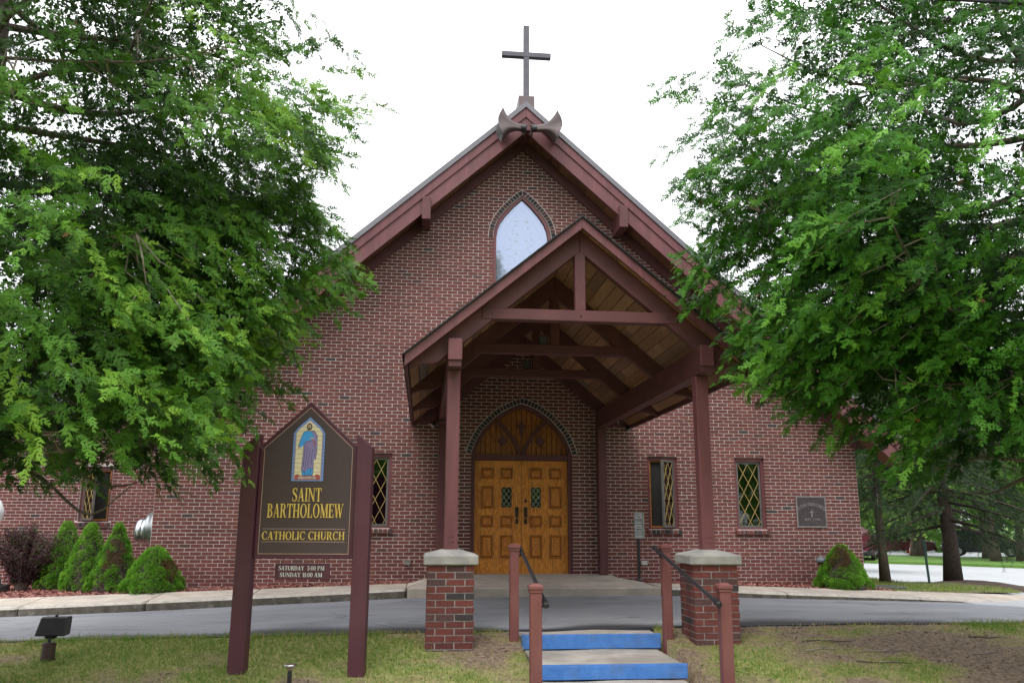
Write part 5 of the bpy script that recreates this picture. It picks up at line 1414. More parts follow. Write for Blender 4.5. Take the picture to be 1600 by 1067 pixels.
def unit(v): return v / np.maximum(np.linalg.norm(v, axis=-1, keepdims=True), 1e-9)
def scatter(kind, pos, dirs, norms, scale, tone, r):
    """place templates: x axis along dirs, z axis near norms -> (tris, tone per tri)"""
    X = unit(np.asarray(dirs, float)); Z = np.asarray(norms, float); Y = unit(np.cross(Z, X)); Z = np.cross(X, Y)
    R = np.stack([X, Y, Z], axis=-1); pos = np.asarray(pos, float); scale = np.asarray(scale, float); tone = np.asarray(tone, float)
    pick = r.integers(0, 5, len(pos)); out = []; tn = []
    for k in range(5):
        m = pick == k
        if not m.any(): continue
        tp = TEMPL[kind][k]; n = len(tp)
        w = np.einsum('nij,tvj->ntvi', R[m], tp) * scale[m][:, None, None, None] + pos[m][:, None, None, :]
        out.append(w.reshape(-1, 3, 3)); tn.append(np.repeat(tone[m], n))
    return np.concatenate(out), np.concatenate(tn)

def in_building(p):
    x, y, z = p[:, 0], p[:, 1], p[:, 2]
    porch_in = (np.abs(x) < 2.25) & (y > -6.62) & (z < 4.85 - .836 * np.abs(x)) & (z > 2.5)
    posts = (np.abs(np.abs(x) - 1.546) < .22) & (y > -6.5) & (z < 2.9)
    church_in = (y > -.75) & (np.abs(x) < 7.6) & (z < 9.4 - .9 * np.abs(x))
    th = -YAW; lx = (x - SX) * math.cos(-th) - (y - SY) * math.sin(-th); ly = (x - SX) * math.sin(-th) + (y - SY) * math.cos(-th)
    sgn = (np.abs(lx) < .74) & (np.abs(ly) < .22) & (z < 2.3)
    return porch_in | posts | church_in | sgn

def cedar(name, base, H, Rtab, label, m, seed, lean=(0, 0), n_limb=70, n_clump=1500, bottom=1.5, gaps=(4.2, .5), bareb=(), outx=-1):
    r = np.random.default_rng(seed); bx, by, bz = base
    t = empty('cedar_tree', base, label, 'tree', 'old cedars before the church')
    tk = MB(); pts = []; rad = []
    for i in range(14):
        h = H * i / 13; pts.append((bx + lean[0] * h + .06 * math.sin(h), by + lean[1] * h + .05 * math.cos(h * 1.3), bz - .1 + h)); rad.append(.27 * (1 - .93 * i / 13) + (.10 if i == 0 else 0))
    tk.tube(pts, rad, 14).build('trunk', 'cedar_bark', t, smooth=True)
    PT = np.array(pts)
    def axis(z):
        f = np.clip((z - PT[0, 2]) / (PT[-1, 2] - PT[0, 2]) * 13, 0, 12.999); i = int(f); return PT[i] * (1 - f + i) + PT[i + 1] * (f - i)
    # limbs: sagging low down, sweeping up higher, each with its own bends
    lm = MB(); tw = MB(); LQ = []
    for k in range(n_limb):
        h = bz + 2.05 + (H - 3.4) * ((k + .5) / n_limb) ** 1.1; az = k * 2.39996 + r.normal() * .25
        d0 = np.array([math.cos(az), math.sin(az), 0]); sd = np.array([-d0[1], d0[0], 0]); p0 = axis(h)
        dip = np.interp(h, [1.0, 2.0, 3.2, 4.5, 7, H], [-.10, -.20, -.16, .10, .38, .8])
        L = 1.
        for _ in range(5): L = np.interp(p0[2] + dip * L, Rtab[0], Rtab[1]) * .86
        w1, w2, w3 = r.normal(size=3) * .16
        q = []
        for i in range(11):
            s = i / 10; q.append(p0 + d0 * L * s + sd * L * (w1 * math.sin(s * 4) + w2 * s * s) + np.array([0, 0, L * (dip * s + .22 * (s * s - s) + w3 * .35 * math.sin(s * 7))]))
        q = np.array(q); LQ.append(q)
        r0 = .010 + .011 * L
        lm.tube([tuple(x) for x in q], [max(.005, r0 * (1 - .85 * i / 10)) for i in range(11)], 6, False)
    AL = np.concatenate([np.concatenate([q[:-1] * (1 - f) + q[1:] * f for f in np.linspace(0, 1, 8, endpoint=False)])[8:] for q in LQ])
    # drooping branchlets through the outer crown, thinned by a noise so that sky shows in places
    P, D, N, S, TN = [], [], [], [], []
    NA, NB_ = vnoise(seed), vnoise(seed + 1)
    made = 0; tries = 0
    zmax = bz + H
    while made < n_clump and tries < n_clump * 12:
        tries += 1
        z = 1.0 + (zmax - 1.2) * r.random() ** 1.25; az = r.uniform(0, 2 * PI)
        edge = r.random() < .18                    # the side that reaches towards the church is the fullest
        if edge: z = r.uniform(2.5, 5.0); az = (PI if outx > 0 else 0.0) + r.normal() * .42
        R = np.interp(z, Rtab[0], Rtab[1]) * (1 + .10 * math.sin(az * 3 + z * 1.9) + .07 * math.sin(az * 7 - z * 3.1))
        da = (az - (PI if outx > 0 else 0) + PI) % (2 * PI) - PI
        R += math.exp(-(da / .6) ** 2) * (.06 * math.exp(-((z - 3.8) / .9) ** 2) if outx > 0 else .08 * math.exp(-((z - 3.7) / .8) ** 2) + .22 * math.exp(-((z - 6.0) / .8) ** 2))
        if outx < 0: R += .45 * math.exp(-(((az + PI) % (2 * PI) - PI + .12) / .3) ** 2) * math.exp(-((z - 1.95) / .5) ** 2)
        facing = math.sin(az) < .25
        if not facing and r.random() < .62: continue
        if math.cos(az) * outx > .12 and r.random() < .72: continue
        u = 1 - .66 * r.random() ** 1.45
        if z > 7.8 and r.random() < .82: continue
        a0 = axis(z); c = np.array([a0[0] + math.cos(az) * R * u, a0[1] + math.sin(az) * R * u, z])
        g = .5 * NA(c[0] * 1.0 + c[1] * .6, c[2], .95) + .5 * NB_(c[0] - c[1], c[2] * 1.2, .45)
        if g < np.interp(z, [1.5, 2.6, gaps[0], 8], [.22, .27, gaps[1], gaps[1]]) : continue
        if z < np.interp(R * u, [0, 1.6, 2.6, 3.6], [bottom + .05, bottom, bottom + .12, bottom + .50]): continue
        made += 1
        out = np.array([math.cos(az), math.sin(az), 0]); lat = np.array([-out[1], out[0], 0])
        rise = np.interp(z, [1, 3, 5, 8], [-.62, -.38, -.10, .25])
        bd = unit(out * r.uniform(.5, 1.1) + lat * r.normal() * .75 + np.array([0, 0, rise + r.normal() * .28]))
        bl = r.uniform(.40, .85)
        c = c - bd * bl * .6
        k = np.argmin(((AL - c) ** 2).sum(1)); near = AL[k]
        if np.linalg.norm(near - c) < .5 and r.random() < .45:
            mid = (near + c) / 2 + np.array([0, 0, -.06]) + r.normal(size=3) * .06
            tw.tube([tuple(near), tuple(mid), tuple(c), tuple(c + bd * bl * .9 + np.array([0, 0, -.2 * bl]))], [.010, .008, .006, .002], 4, False)
        face = unit(out * .8 + np.array([.15, -.75, .25]) * (1 if facing else 0) + np.array([0, 0, .35]) + r.normal(size=3) * .30)
        nn = int(bl / .036); base_t = np.clip(.05 + .52 * (u - .4) / .6 + r.normal() * .17, 0, .85)  # tone darkens inward, painting the crown's inner shade into the leaf colour
        for i in range(nn):
            w = (i + r.random()) / nn; pc = c + bd * bl * w + np.array([0, 0, -.28 * bl * w * w])
            sg = 1 if i % 2 else -1; lv = np.cross(face, bd); aa = math.radians(r.uniform(18, 62)) * (1 - .5 * w)
            sd = bd * math.cos(aa) + sg * lv * math.sin(aa) + np.array([0, 0, r.uniform(-.5, .1)]) + r.normal(size=3) * .26
            P.append(pc + r.normal(size=3) * .02); D.append(sd); N.append(face + r.normal(size=3) * .42)
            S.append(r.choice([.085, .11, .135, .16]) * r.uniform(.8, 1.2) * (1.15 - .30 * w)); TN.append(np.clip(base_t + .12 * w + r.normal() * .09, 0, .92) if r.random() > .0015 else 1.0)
    P = np.array(P); ok = ~in_building(P)
    P, D, N, S, TN = P[ok], np.array(D)[ok], np.array(N)[ok], np.array(S)[ok], np.array(TN)[ok]
    tag(lm.build('limbs', 'cedar_bark', t, smooth=True, fix=False), kind='stuff'); tag(tw.build('twigs', 'twig', t, fix=False), kind='stuff')
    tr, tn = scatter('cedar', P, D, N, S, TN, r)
    # dense inner foliage closing sky gaps, dark tones paint in the crown's shade
    n = 10000; z = 1.2 + 8.3 * r.random(n) ** 1.1; az = r.uniform(0, 2 * PI, n); u = .12 + .70 * r.random(n) ** .6
    R = np.interp(z, Rtab[0], Rtab[1]); A = np.array([axis(q) for q in z])
    Q = np.stack([A[:, 0] + np.cos(az) * R * u, A[:, 1] + np.sin(az) * R * u, z], -1)
    g = .5 * NA(Q[:, 0] + Q[:, 1] * .6, Q[:, 2], .95) + .5 * NB_(Q[:, 0] - Q[:, 1], Q[:, 2] * 1.2, .45)
    ok = (g > gaps[1] + .02) & ~in_building(Q) & (z > bottom + .35 + .12 * R * u) & ~((np.cos(az) * outx > .2) & (r.random(n) < .6))
    Q = Q[ok]; n = len(Q)
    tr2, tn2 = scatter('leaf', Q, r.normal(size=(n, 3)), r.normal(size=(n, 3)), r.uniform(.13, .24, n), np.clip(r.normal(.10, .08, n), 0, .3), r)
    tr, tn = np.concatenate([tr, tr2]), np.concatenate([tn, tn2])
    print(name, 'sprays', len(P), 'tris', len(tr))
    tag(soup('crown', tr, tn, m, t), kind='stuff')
    for pts_, r0 in bareb:
        MB().tube(pts_, [r0 * (1 - .8 * i / (len(pts_) - 1)) for i in range(len(pts_))], 6).build('bare_limb', 'twig', t, smooth=True)
    return t, len(tr)

RL = ([.8, 1.4, 1.7, 2.35, 3.04, 3.83, 4.26, 5, 5.6, 6.6, 8, 10, 12.5, 13.5], [1.6, 2.25, 2.6, 2.92, 3.18, 3.36, 3.36, 3.5, 3.45, 3.7, 3.65, 2.7, .8, .2])
RR = ([.8, 1.4, 1.7, 2.4, 3.26, 3.6, 4.4, 4.8, 5.5, 6.2, 6.9, 9, 11.5, 12.5], [1.1, 1.75, 2.2, 2.9, 3.75, 4.2, 4.2, 4.2, 4.2, 4.0, 3.75, 2.8, .6, .2])
cl, n1 = cedar('cedar', (-6.2, -7.4, z_lawn(-6.2, -7.4)), 13.0, RL, 'big light green cedar whose low branches hang over the church sign', 'cedar', 21, bottom=1.46, n_clump=2300, gaps=(4.4, .36), lean=(-.07, 0))
cr, n2 = cedar('cedar', (5.1, -7.6, z_lawn(5.1, -7.6)), 12.0, RR, 'big deep green cedar whose branches reach over the porch roof', 'cedar_r', 33, bottom=1.66, n_clump=2300, gaps=(4.2, .31), outx=1, lean=(.05, 0))

def soft_tree(name, base, H, crown_r, crown_z0, label, cat, leafm, kind, seed, nl=34, trunk_r=.12, bark='bark', droop=-.1, size=.5, dens=1.0, shape='round', lean=0.0, group=None):
    r = np.random.default_rng(seed); bx, by, bz = base
    t = empty(name, base, label, cat, group)
    pts = [(bx + lean * H * (i / 9) ** 1.3 + .03 * math.sin(i * 1.7 + seed), by + .03 * math.cos(i * 2.1), bz - .15 + H * .97 * i / 9) for i in range(10)]
    MB().tube(pts, [trunk_r * (1.35 if i == 0 else 1) * (1 - .09 * i) for i in range(10)], 12).build('trunk', bark, t, smooth=True)
    lm = MB(); P, D, N, S, T = [], [], [], [], []
    for k in range(nl):
        f = (k + r.random()) / nl; h = crown_z0 + (H - crown_z0) * f
        prof_ = (math.sin(PI * min(1, .18 + .82 * f)) ** .6 if shape == 'round' else (1 - f) ** .8 + .05)
        L = crown_r * prof_ * r.uniform(.75, 1.1); az = k * 2.4 + r.normal() * .3
        d = np.array([math.cos(az), math.sin(az), droop + (.5 * f if shape == 'round' else .1 * f)])
        i = min(8, int(h / H * 9)); fr_ = h / H * 9 - i; p0 = np.array(pts[i]) * (1 - fr_) + np.array(pts[min(9, i + 1)]) * fr_
        ptsl = [p0 + d * L * s + np.array([0, 0, droop * L * s * s]) for s in (0, .33, .66, 1)]
        lm.tube([tuple(p) for p in ptsl], [trunk_r * .28, trunk_r * .2, trunk_r * .12, .008], 5, False)
        n = int(L / (size * .23) * dens * 3)
        for j in range(n):
            s = .2 + .8 * r.random() ** .7
            c = p0 + d * L * s + np.array([0, 0, droop * L * s * s]) + np.array([r.normal(), r.normal(), r.normal() * .55]) * size * (.75 if kind == 'leaf' else .55)
            P.append(c); S.append(size * r.uniform(.7, 1.25)); T.append(np.clip(.25 + .5 * s + r.normal() * .22, 0, 1))
            if kind == 'leaf': D.append(r.normal(size=3)); N.append(r.normal(size=3))
            else: D.append(unit(d + np.array([r.normal() * .6, r.normal() * .6, -.55 + r.normal() * .3]))); N.append(np.array([0, 0, 1.]) + r.normal(size=3) * .3)
    tag(lm.build('limbs', bark, t, smooth=True, fix=False), kind='stuff')
    P = np.array(P); ok = ~in_building(P)
    tr, tn = scatter(kind, P[ok], np.array(D)[ok], np.array(N)[ok], np.array(S)[ok], np.array(T)[ok], r)
    soup('crown', tr, tn, leafm, t); return t

soft_tree('spruce_tree', (10.19, 2.4, z_right(10.19, 2.4) + .1), 9.5, 2.5, 1.35, 'dark drooping spruce with a thick leaning trunk on the soil mound by the parking lot', 'tree', 'spruce', 'spruce', 51, 90, .17, 'spruce_bark', -.16, .36, .95, 'cone', -.01)
soft_tree('spruce_tree', (8.73, 2.72, z_right(8.73, 2.72)), 8.0, 1.6, 1.95, 'slimmer spruce with a pale straight trunk next to the church corner', 'tree', 'spruce', 'spruce', 52, 56, .105, 'bark', -.1, .34, 1.05, 'cone')
GT = 'trees beyond the parking lot'
soft_tree('broadleaf_tree', (14.5, 16.0, -.8), 9.5, 3.6, 2.2, 'bright green leafy tree behind the slim spruce', 'tree', 'broad', 'leaf', 61, 46, .16, 'bark', -.05, .55, 1.0, 'round', 0, GT)
for i, (x, y, h, cr_, z0, lab) in enumerate(((30.2, 29.6, 11, 3.4, 2.9, 'grass island tree whose slim trunk stands before the dark estate car'), (28.2, 26.1, 11.5, 3.6, 2.8, 'grass island tree leaning nearest the leaning spruce'), (30.0, 26.5, 10, 3.2, 2.6, 'grass island tree beside the silver car at the picture edge'),
                                           (28.0, 33.1, 10.5, 3.4, 2.8, 'grass island tree standing by the orange cones'), (29.3, 34.5, 11, 3.6, 2.9, 'grass island tree behind the orange cones'))):
    soft_tree('broadleaf_tree', (x, y, -.95), h, cr_, z0, lab, 'tree', 'broad', 'leaf', 70 + i, 34, .24, 'bark', -.05, .70, .75, 'round', .02 * (i - 2), GT)
# far wood that closes the view beyond the lot
r_ = np.random.default_rng(90); P = []; T = []; Sz = []
for k in range(90):
    a = r_.uniform(-.25, 1.25) if k < 55 else r_.uniform(2.2, 4.1); d = r_.uniform(70, 105) if k < 55 else r_.uniform(30, 42); c = np.array([CAM.x + d * math.sin(a) , CAM.y + d * math.cos(a), 0]); R_ = r_.uniform(3, 5.5); hh = r_.uniform(7, 12)
    if k < 55 and c[0] < 24 and c[1] < 60: continue
    n = 95; v = r_.normal(size=(n, 3)); v = unit(v) * (r_.random((n, 1)) ** .4)
    P.append(c + np.array([0, 0, hh * .5 - 1]) + v * np.array([R_, R_, hh * .55])); T.append(np.clip(.35 + .3 * v[:, 2] + r_.normal(size=n) * .2, 0, 1)); Sz.append(r_.uniform(1.7, 2.7, n))
for (cx_, cy_, top_, n) in ((2.7, -40, 19.3, 420), (-3.5, -43, 15, 260), (9, -42, 15.5, 300)):
    f_ = r_.random(n) ** .7; a_ = r_.uniform(0, 2 * PI, n); q_ = r_.random(n) ** .5 * .33 * (1 - f_) * 12 * (.8 + .3 * np.sin(f_ * 40))
    P.append(np.stack([cx_ + q_ * np.cos(a_), cy_ + q_ * np.sin(a_), -.8 + (top_ + .8) * f_], -1)); T.append(np.clip(r_.normal(.2, .12, n), 0, 1)); Sz.append(r_.uniform(.7, 1.3, n))
P = np.concatenate(P); tr, tn = scatter('leaf', P, r_.normal(size=P.shape), r_.normal(size=P.shape), np.concatenate(Sz), np.concatenate(T), r_)
tag(soup('far_wood', tr, tn, 'broad'), kind='stuff')

def dwarf(x, y, R, H, label, seed, brown=None, top=.7, nb=135):
    r = np.random.default_rng(seed); bz = z_back(x) - .03
    t = empty('dwarf_spruce', (x, y, bz), label, 'shrub', 'dwarf spruces along the church wall')
    MB().tube([(x, y, bz - .05), (x, y, bz + H * .8)], [.04, .015], 8).build('stem', 'bark', t)
    P, D, T = [], [], []
    for b in range(nb):                           # rounded tufts stacked over the cone
        f = ((b + r.random()) / nb) ** 1.25 * .97; a = b * 2.39996 + r.normal() * .3
        rb = (.098 - .045 * f) * r.uniform(.8, 1.25) * (R / .42) ** .5
        rr = max(0, R * (1 - f) ** top - rb * .55) * r.uniform(.9, 1.05)
        c = np.array([x + rr * math.cos(a), y + rr * math.sin(a), bz + .07 + f * (H - .10)])
        n = int(100 * (rb / .1) ** 2)
        v = unit(r.normal(size=(n, 3)) + np.array([math.cos(a) * .9, math.sin(a) * .9, .35]))
        P.append(c + v * rb * np.array([1, 1, .85]) * r.uniform(.82, 1.0, (n, 1))); D.append(unit(v + r.normal(size=(n, 3)) * .3))
        tb = r.normal(.52, .14)
        if brown is not None:
            d = abs((a - brown[0] + PI) % (2 * PI) - PI)
            if d < brown[1] and brown[2] < f < brown[3] and r.random() < .85: tb = -.1
        tt = np.clip(r.normal(tb, .13, n), .2, 1) if tb > 0 else r.random(n) * .15
        T.append(tt)
    P = np.concatenate(P); D = np.concatenate(D); T = np.concatenate(T)
    tr, tn = scatter('needle', P, D, r.normal(size=P.shape), r.uniform(.023, .038, len(P)), T, r)
    core = MB().lathe([(R * .80, .04), (R * .74, H * .18), (R * .55, H * .45), (R * .30, H * .7), (.02, H * .9)], (x, y, bz), 'z', 16)
    core.build('inner_twigs', 'spruce_bark', t)
    soup('foliage', tr, tn, 'dwarf', t)
A0 = -PI / 2 + .3
dwarf(-8.80, 1.40, .46, 1.32, 'dwarf spruce touching the purple barberry, bright green and cone shaped', 1, None, top=.70)
dwarf(-8.02, .52, .45, 1.27, 'bright green cone shaped dwarf spruce between the two other tall cones', 2, None, top=.70)
dwarf(-7.36, .02, .44, 1.24, 'tall dwarf spruce with brown patches right below the silver vent', 3, (A0, .55, .30, .85), top=.8)
dwarf(-6.50, -.58, .50, .80, 'lowest and widest dwarf spruce of the row beside the silver vent', 4, (A0 + .9, .6, .2, .75), top=.58)
dwarf(6.02, -.62, .50, .84, 'dwarf spruce with a rusty brown top by the bollard light', 5, (A0 - .9, .8, .45, 1.0), top=.65)

# purple barberry
r_ = np.random.default_rng(7); bx, by = -9.42, 1.15; bz = z_back(bx) - .05
t = empty('barberry_bush', (bx, by, bz), 'purple leaved barberry bush with arching stems beside the white statue', 'shrub')
st = MB(); P = []; D = []; T = []
for k in range(150):
    a = r_.uniform(0, 2 * PI); sp = r_.uniform(.1, .60); h = r_.uniform(.75, 1.22) * (1.1 - .35 * sp)
    tip = np.array([bx + math.cos(a) * sp * 1.05, by + math.sin(a) * sp * .75, bz + h])
    pts = [np.array([bx + math.cos(a) * .08, by + math.sin(a) * .08, bz]), np.array([bx + math.cos(a) * sp * .45, by + math.sin(a) * sp * .4, bz + h * .62]), tip + np.array([0, 0, .0])]
    st.tube([tuple(p) for p in pts], [.008, .006, .002], 4, False)
    for j in range(26):
        s = .2 + .8 * r_.random(); p = pts[0] * (1 - s) ** 2 + 2 * pts[1] * s * (1 - s) + pts[2] * s * s
        P.append(p + r_.normal(size=3) * .035); D.append(r_.normal(size=3)); T.append(np.clip(r_.normal(.38 + .3 * s, .2), 0, .88) if r_.random() > .06 else r_.uniform(.9, 1))
P = np.array(P); P[:, 0] = np.minimum(P[:, 0], -8.6)
tr, tn = scatter('leaf', P, np.array(D), r_.normal(size=P.shape), r_.uniform(.07, .115, len(P)), np.array(T), r_)
st.build('stems', 'twig', t, fix=False); soup('foliage', tr, tn, 'barberry', t)

# grass blades: dense in green patches, thin on bare soil
r_ = np.random.default_rng(14); n = 150000
x = r_.uniform(-8.5, 7.5, n); y = -5.42 - 3.4 * r_.random(n) ** 1.25
cv = cover(x, y); keep = (r_.random(n) < .06 + cv * .95) & ~((x > STEP_X0 - .02) & (x < STEP_X1 + .02) & (y < -4.9)) & ~((np.abs(np.abs(x) - 1.546) < .27) & (y > -6.34))
x, y, cv = x[keep], y[keep], cv[keep]; n = len(x)
z = np.array([lawn_pt(a, b)[2] for a, b in zip(x, y)])
h = r_.uniform(.014, .062, n) * (.55 + .7 * cv) * (1 + .8 * np.exp(-((y + 5.5) / .15) ** 2)); a = r_.uniform(0, 2 * PI, n); w = r_.uniform(.0022, .0062, n)
base = np.stack([x, y, z - .003], -1); s = np.stack([np.cos(a), np.sin(a), np.zeros(n)], -1) * w[:, None]
lean = np.stack([r_.normal(size=n) * .7, r_.normal(size=n) * .7, np.ones(n)], -1); lean = unit(lean) * h[:, None]
tr = np.stack([base - s, base + s, base + lean], 1)
tn = np.clip(cv * .75 + .25 * N1(x, y, .45) - .10 + r_.normal(size=n) * .30, 0, 1)
tag(soup('grass', tr, tn, 'grass'), kind='stuff')
r_ = np.random.default_rng(15); n = 16000
x = r_.uniform(6.9, 10.3, n); y = r_.uniform(-.85, 6.5, n)
ok = (x < np.interp(y, [-.92, -.6, .6, 1.75, 2.6, 5.1, 8.5], [9.3, 9.6, 10.2, 10.4, 9.5, 9.8, 9.2])) & (((x - 10.3) / 1.5) ** 2 + (y - 2.2) ** 2 > 1) & (r_.random(n) < .25 + .75 * N1(x, y, .5))
x, y = x[ok], y[ok]; n = len(x); z = np.array([z_right(a, max(b, -.9)) for a, b in zip(x, y)]) + .02 * N1(6.7 + 3 * x, y, .5)
h = r_.uniform(.04, .10, n); a = r_.uniform(0, 2 * PI, n)
base = np.stack([x, y, z], -1); s = np.stack([np.cos(a), np.sin(a), np.zeros(n)], -1) * .006
lean = unit(np.stack([r_.normal(size=n) * .6, r_.normal(size=n) * .6, np.ones(n)], -1)) * h[:, None]
tag(soup('verge_grass', np.stack([base - s, base + s, base + lean], 1), np.clip(r_.normal(.62, .2, n), 0, 1), 'grass'), kind='stuff')
r_ = np.random.default_rng(16)
# broad weeds and moss tufts, fallen leaves in the lawn
P = []; n = 260
x = r_.uniform(-8, 7, n); y = r_.uniform(-7.8, -5.5, n); ok = ~((x > -.95) & (x < 1.25)) & ~((np.abs(np.abs(x) - 1.546) < .35) & (y > -6.4)); x, y = x[ok], y[ok]; n = len(x)
P = np.stack([x, y, [lawn_pt(a, b)[2] + .008 for a, b in zip(x, y)]], -1)
tr, tn = scatter('leaf', P, r_.normal(size=(n, 3)) * [1, 1, .25], np.array([0, 0, 1]) + r_.normal(size=(n, 3)) * .3, r_.uniform(.03, .075, n), r_.uniform(.55, 1, n), r_)
tr[:, :, 2] = np.maximum(tr[:, :, 2], np.repeat(P[:, 2], 1).min() if False else tr[:, :, 2])
tag(soup('weeds', tr, tn, 'grass'), kind='stuff')

# bits of bark, dead needles and leaves over the lawn
r_ = np.random.default_rng(23); LT = MB(); n = 5200
for k in range(n):
    x, y = r_.uniform(-8.5, 7.5), -5.5 - 2.6 * r_.random() ** 1.1
    if STEP_X0 - .05 < x < STEP_X1 + .05 or (abs(abs(x) - 1.546) < .3 and y > -6.36): continue
    if r_.random() < .75 * float(cover(x, y)): continue
    c = Vector(lawn_pt(x, y)) + Vector((0, 0, .006 + .012 * r_.random())); a = r_.uniform(0, PI); tl = r_.normal() * .25
    d = Vector((math.cos(a), math.sin(a), tl)); e = Vector((-math.sin(a), math.cos(a), r_.normal() * .5)).normalized(); L = r_.uniform(.006, .034); W = r_.uniform(.003, .010)
    LT.add([c - d * L, c + e * W, c + d * L, c - e * W], [(0, 1, 2, 3)])
M['litter'] = ramp_mat('lawn_litter', [(0, (.085, .055, .040)), (.35, (.16, .105, .075)), (.6, (.05, .034, .028)), (.75, (.33, .24, .16)), (.92, (.45, .38, .30))], .95, bump=0)
tag(LT.build('lawn_litter', 'litter', fix=False), kind='stuff')
STK = ((2.62, -6.62, .05, .22, 'short pale forked stick lying closest to the right brick pier'), (2.85, -6.28, -.18, .30, 'dark forked stick between the right brick pier and the edge of the drive'),
       (3.35, -6.72, .12, .34, 'long pale forked stick in the middle of the bare soil'), (4.95, -6.2, -.3, .22, 'dark stick near the grass strip at the far right of the bare soil'),
       (4.5, -6.80, .4, .20, 'short pale stick tilted across the right part of the bare soil'), (3.1, -7.1, -.1, .3, 'long dark stick on the bare soil nearest to the front handrail post'))
for k, (x, y, a, L, lab) in enumerate(STK):
    pts = []; 
    for q in np.linspace(-1, 1, 6):
        px, py = x + math.cos(a) * L * q + .02 * math.sin(q * 5 + k), y + math.sin(a) * L * q * .6 + .02 * math.cos(q * 4 + k); pts.append((px, py, lawn_pt(px, py)[2] + .010))
    t = empty('fallen_stick', (x, y, lawn_pt(x, y)[2]), lab, 'stick', 'dry sticks on the bare soil')
    MB().tube(pts, [.008, .008, .007, .006, .005, .003], 6).build('stick', 'bark' if k % 2 else 'twig', t, fix=False)
    MB().tube([pts[2], tuple(Vector(pts[3]) + Vector((.03, .07 * (-1) ** k, .02))), tuple(Vector(pts[3]) + Vector((.07, .12 * (-1) ** k, .015)))], [.006, .005, .002], 5).build('side_twig', 'twig', t, fix=False)

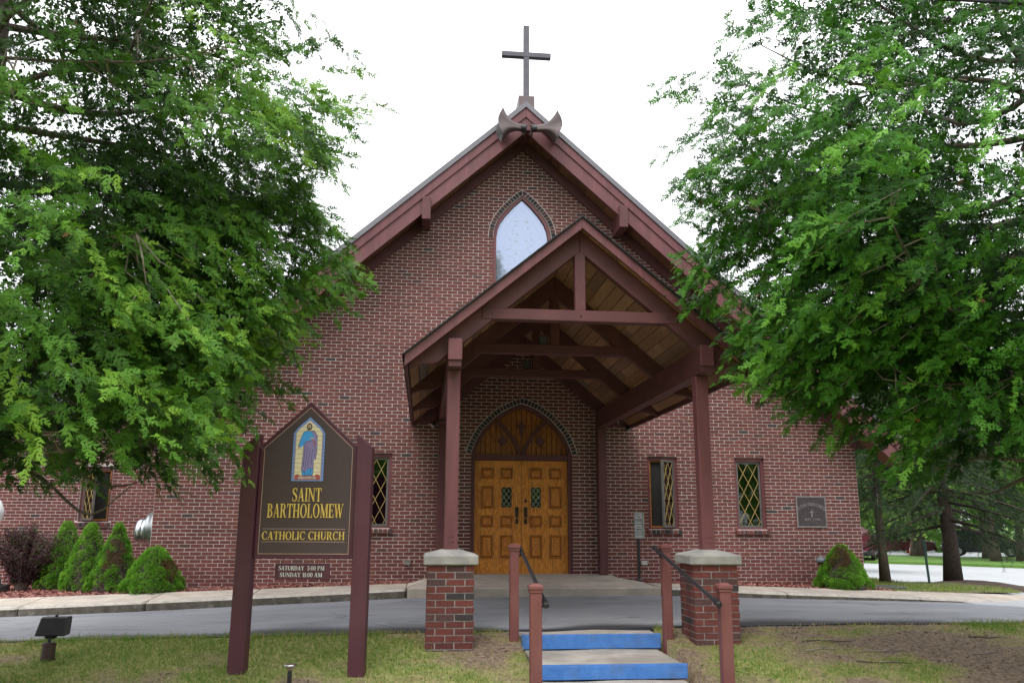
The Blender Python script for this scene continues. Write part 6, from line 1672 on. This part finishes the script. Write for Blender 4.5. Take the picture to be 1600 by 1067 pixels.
# ================================================================== parked cars, cones
def car(name, x, y, rz, paint, label, kind='suv', group='cars parked beyond the lot', L=4.6, Wd=1.78, H=1.66):
    z = -.97 if y > 26.9 or x > 27 else -1.06
    t = empty(name, (x, y, z), label, 'car', group, rz); ORG[t] = Vector((0, 0, 0)); hw = Wd / 2; l = L / 2
    low = [(-l, .38), (-l + .02, .30), (-l * .86, .26), (l * .88, .26), (l, .34), (l, .62), (l * .96, .82), (l * .50, .95), (-l * .97, 1.0), (-l, .75)]
    body = MB()
    k = 1.0
    n_ = len(low); vs = []
    for yy, sc in ((-hw, .97), (-hw * .9, 1.0), (hw * .9, 1.0), (hw, .97)):
        vs += [(a * sc, yy, .62 + (b - .62) * (1 if sc == 1 else .93)) for a, b in low]
    fs = [tuple(range(n_ - 1, -1, -1)), tuple(range(3 * n_, 4 * n_))]
    for j in range(3):
        for i in range(n_): fs.append((j * n_ + i, j * n_ + (i + 1) % n_, (j + 1) * n_ + (i + 1) % n_, (j + 1) * n_ + i))
    b = body.add(vs, fs).build('body', paint, t, bevel=.03)
    roofp = {'suv': [(-l * .95, .97), (l * .48, .94), (l * .20, H - .03), (-l * .1, H), (-l * .80, H - .04), (-l * .92, H * .8)],
             'sedan': [(-l * .72, .97), (l * .48, .94), (l * .14, H - .06), (-l * .05, H), (-l * .42, H - .04)]}[kind]
    n_ = len(roofp); vs = [(a, -hw * .93 if c < 1 else -hw * .76, c) for a, c in roofp] + [(a, hw * .93 if c < 1 else hw * .76, c) for a, c in roofp]
    MB().add(vs, [tuple(range(n_ - 1, -1, -1)), tuple(range(n_, 2 * n_))] + [(i, (i + 1) % n_, n_ + (i + 1) % n_, n_ + i) for i in range(n_)]).build('cabin', paint, t, bevel=.03)
    # side windows, windscreen and back glass set just proud of the cabin
    zt, zb = H - .14, 1.02
    for s in (-1, 1):
        def yy(z_): return s * (hw * (.93 - .17 * (z_ - .96) / (H - .96)) + .008)
        segs = [(-l * .82, -l * .45), (-l * .42, -l * .02), (l * .01, l * .30)] if kind == 'suv' else [(-l * .52, -l * .02), (l * .01, l * .32)]
        for a, c in segs:
            MB().add([(a, yy(zb), zb), (c + .12 * (c > 0), yy(zb), zb), (c - .15 * (c > .3), yy(zt), zt), (a + .03, yy(zt), zt)], [(0, 1, 2, 3)]).build('window', 'car_glass', t, fix=False)
    def sl(p, q, nm):
        (x0, z0), (x1, z1) = p, q; d = Vector((z0 - z1, 0, x1 - x0)).normalized() * .012
        if d.x * (x0) < 0: d = -d
        w0, w1 = hw * .84, hw * .70; f0, f1 = .1, .9
        a = (x0 + (x1 - x0) * f0 + d.x, z0 + (z1 - z0) * f0 + d.z); c = (x0 + (x1 - x0) * f1 + d.x, z0 + (z1 - z0) * f1 + d.z)
        MB().add([(a[0], -w0, a[1]), (a[0], w0, a[1]), (c[0], w1, c[1]), (c[0], -w1, c[1])], [(0, 1, 2, 3)]).build(nm, 'car_glass', t, fix=False)
    sl(roofp[1], roofp[2], 'windscreen'); sl(roofp[0], roofp[-2] if kind == 'suv' else roofp[-1], 'rear_window')
    for sx in (-1, 1):
        for sy in (-1, 1):
            w = MB().lathe([(.30, 0), (.33, .03), (.33, .17), (.30, .2)], (sx * l * .60, (sy * (hw - .10)) - .10, .33), 'y', 18).build('wheel', 'tyre', t)
            MB().lathe([(.20, 0), (.20, .012), (.06, .02)], (sx * l * .60, sy * hw + (.0 if sy > 0 else -.02), .33), 'y', 10).build('rim', 'hub', w)
        MB().box(sx * l - .06, sx * l + .06, -hw * .95, hw * .95, .30, .50).build('bumper', 'black' if kind == 'suv' else paint, t, bevel=.02)
        MB().box(sx * l - .04 , sx * l + .065, -hw * .93, hw * .93, .505, .53).build('bumper_trim', 'chrome', t)
        for sy in (-1, 1): MB().box(sx * (l - .05) - .03, sx * (l - .05) + .05, sy * hw * .78 - .14, sy * hw * .78 + .14, .66, .84).build('tail_lamp' if sx < 0 else 'headlight', 'tail' if sx < 0 else 'hub', t, bevel=.02)
    return t
car('parked_van', 22.2, 29.0, math.radians(58), 'maroon_car', 'dark maroon van parked end on just past the church corner', H=1.78)
car('parked_car', 29.0, 37.0, math.radians(-25), 'maroon_car', 'dark red car half hidden behind the leaning spruce', 'sedan', H=1.45)
car('parked_car', 32.6, 33.2, math.radians(-38), 'dark_car', 'dark estate car side on behind the grass island trees', H=1.6)
car('parked_car', 37.6, 32.0, math.radians(-40), 'silver_car', 'silver car at the far edge of the lot behind the last island tree', 'sedan', H=1.48)
for (x, y, lab) in ((28.9, 35.0, 'orange traffic cone on the grass island next to the green marker post'), (30.2, 37.5, 'orange traffic cone farther back behind an island tree')):
    t = empty('traffic_cone', (x, y, -.93), lab, 'traffic cone', 'traffic cones on the grass island')
    MB().lathe([(.17, .03), (.13, .18), (.04, .68), (.03, .70)], (x, y, -.93), 'z', 14).build('cone', 'orange', t, smooth=True)
    MB().lathe([(.125, .24), (.094, .40)], (x, y, -.93), 'z', 14).build('white_band', 'white_paint', t)
    MB().box(x - .2, x + .2, y - .2, y + .2, -.93, -.895).build('base', 'black', t)
print('cedar tris', n1, n2)
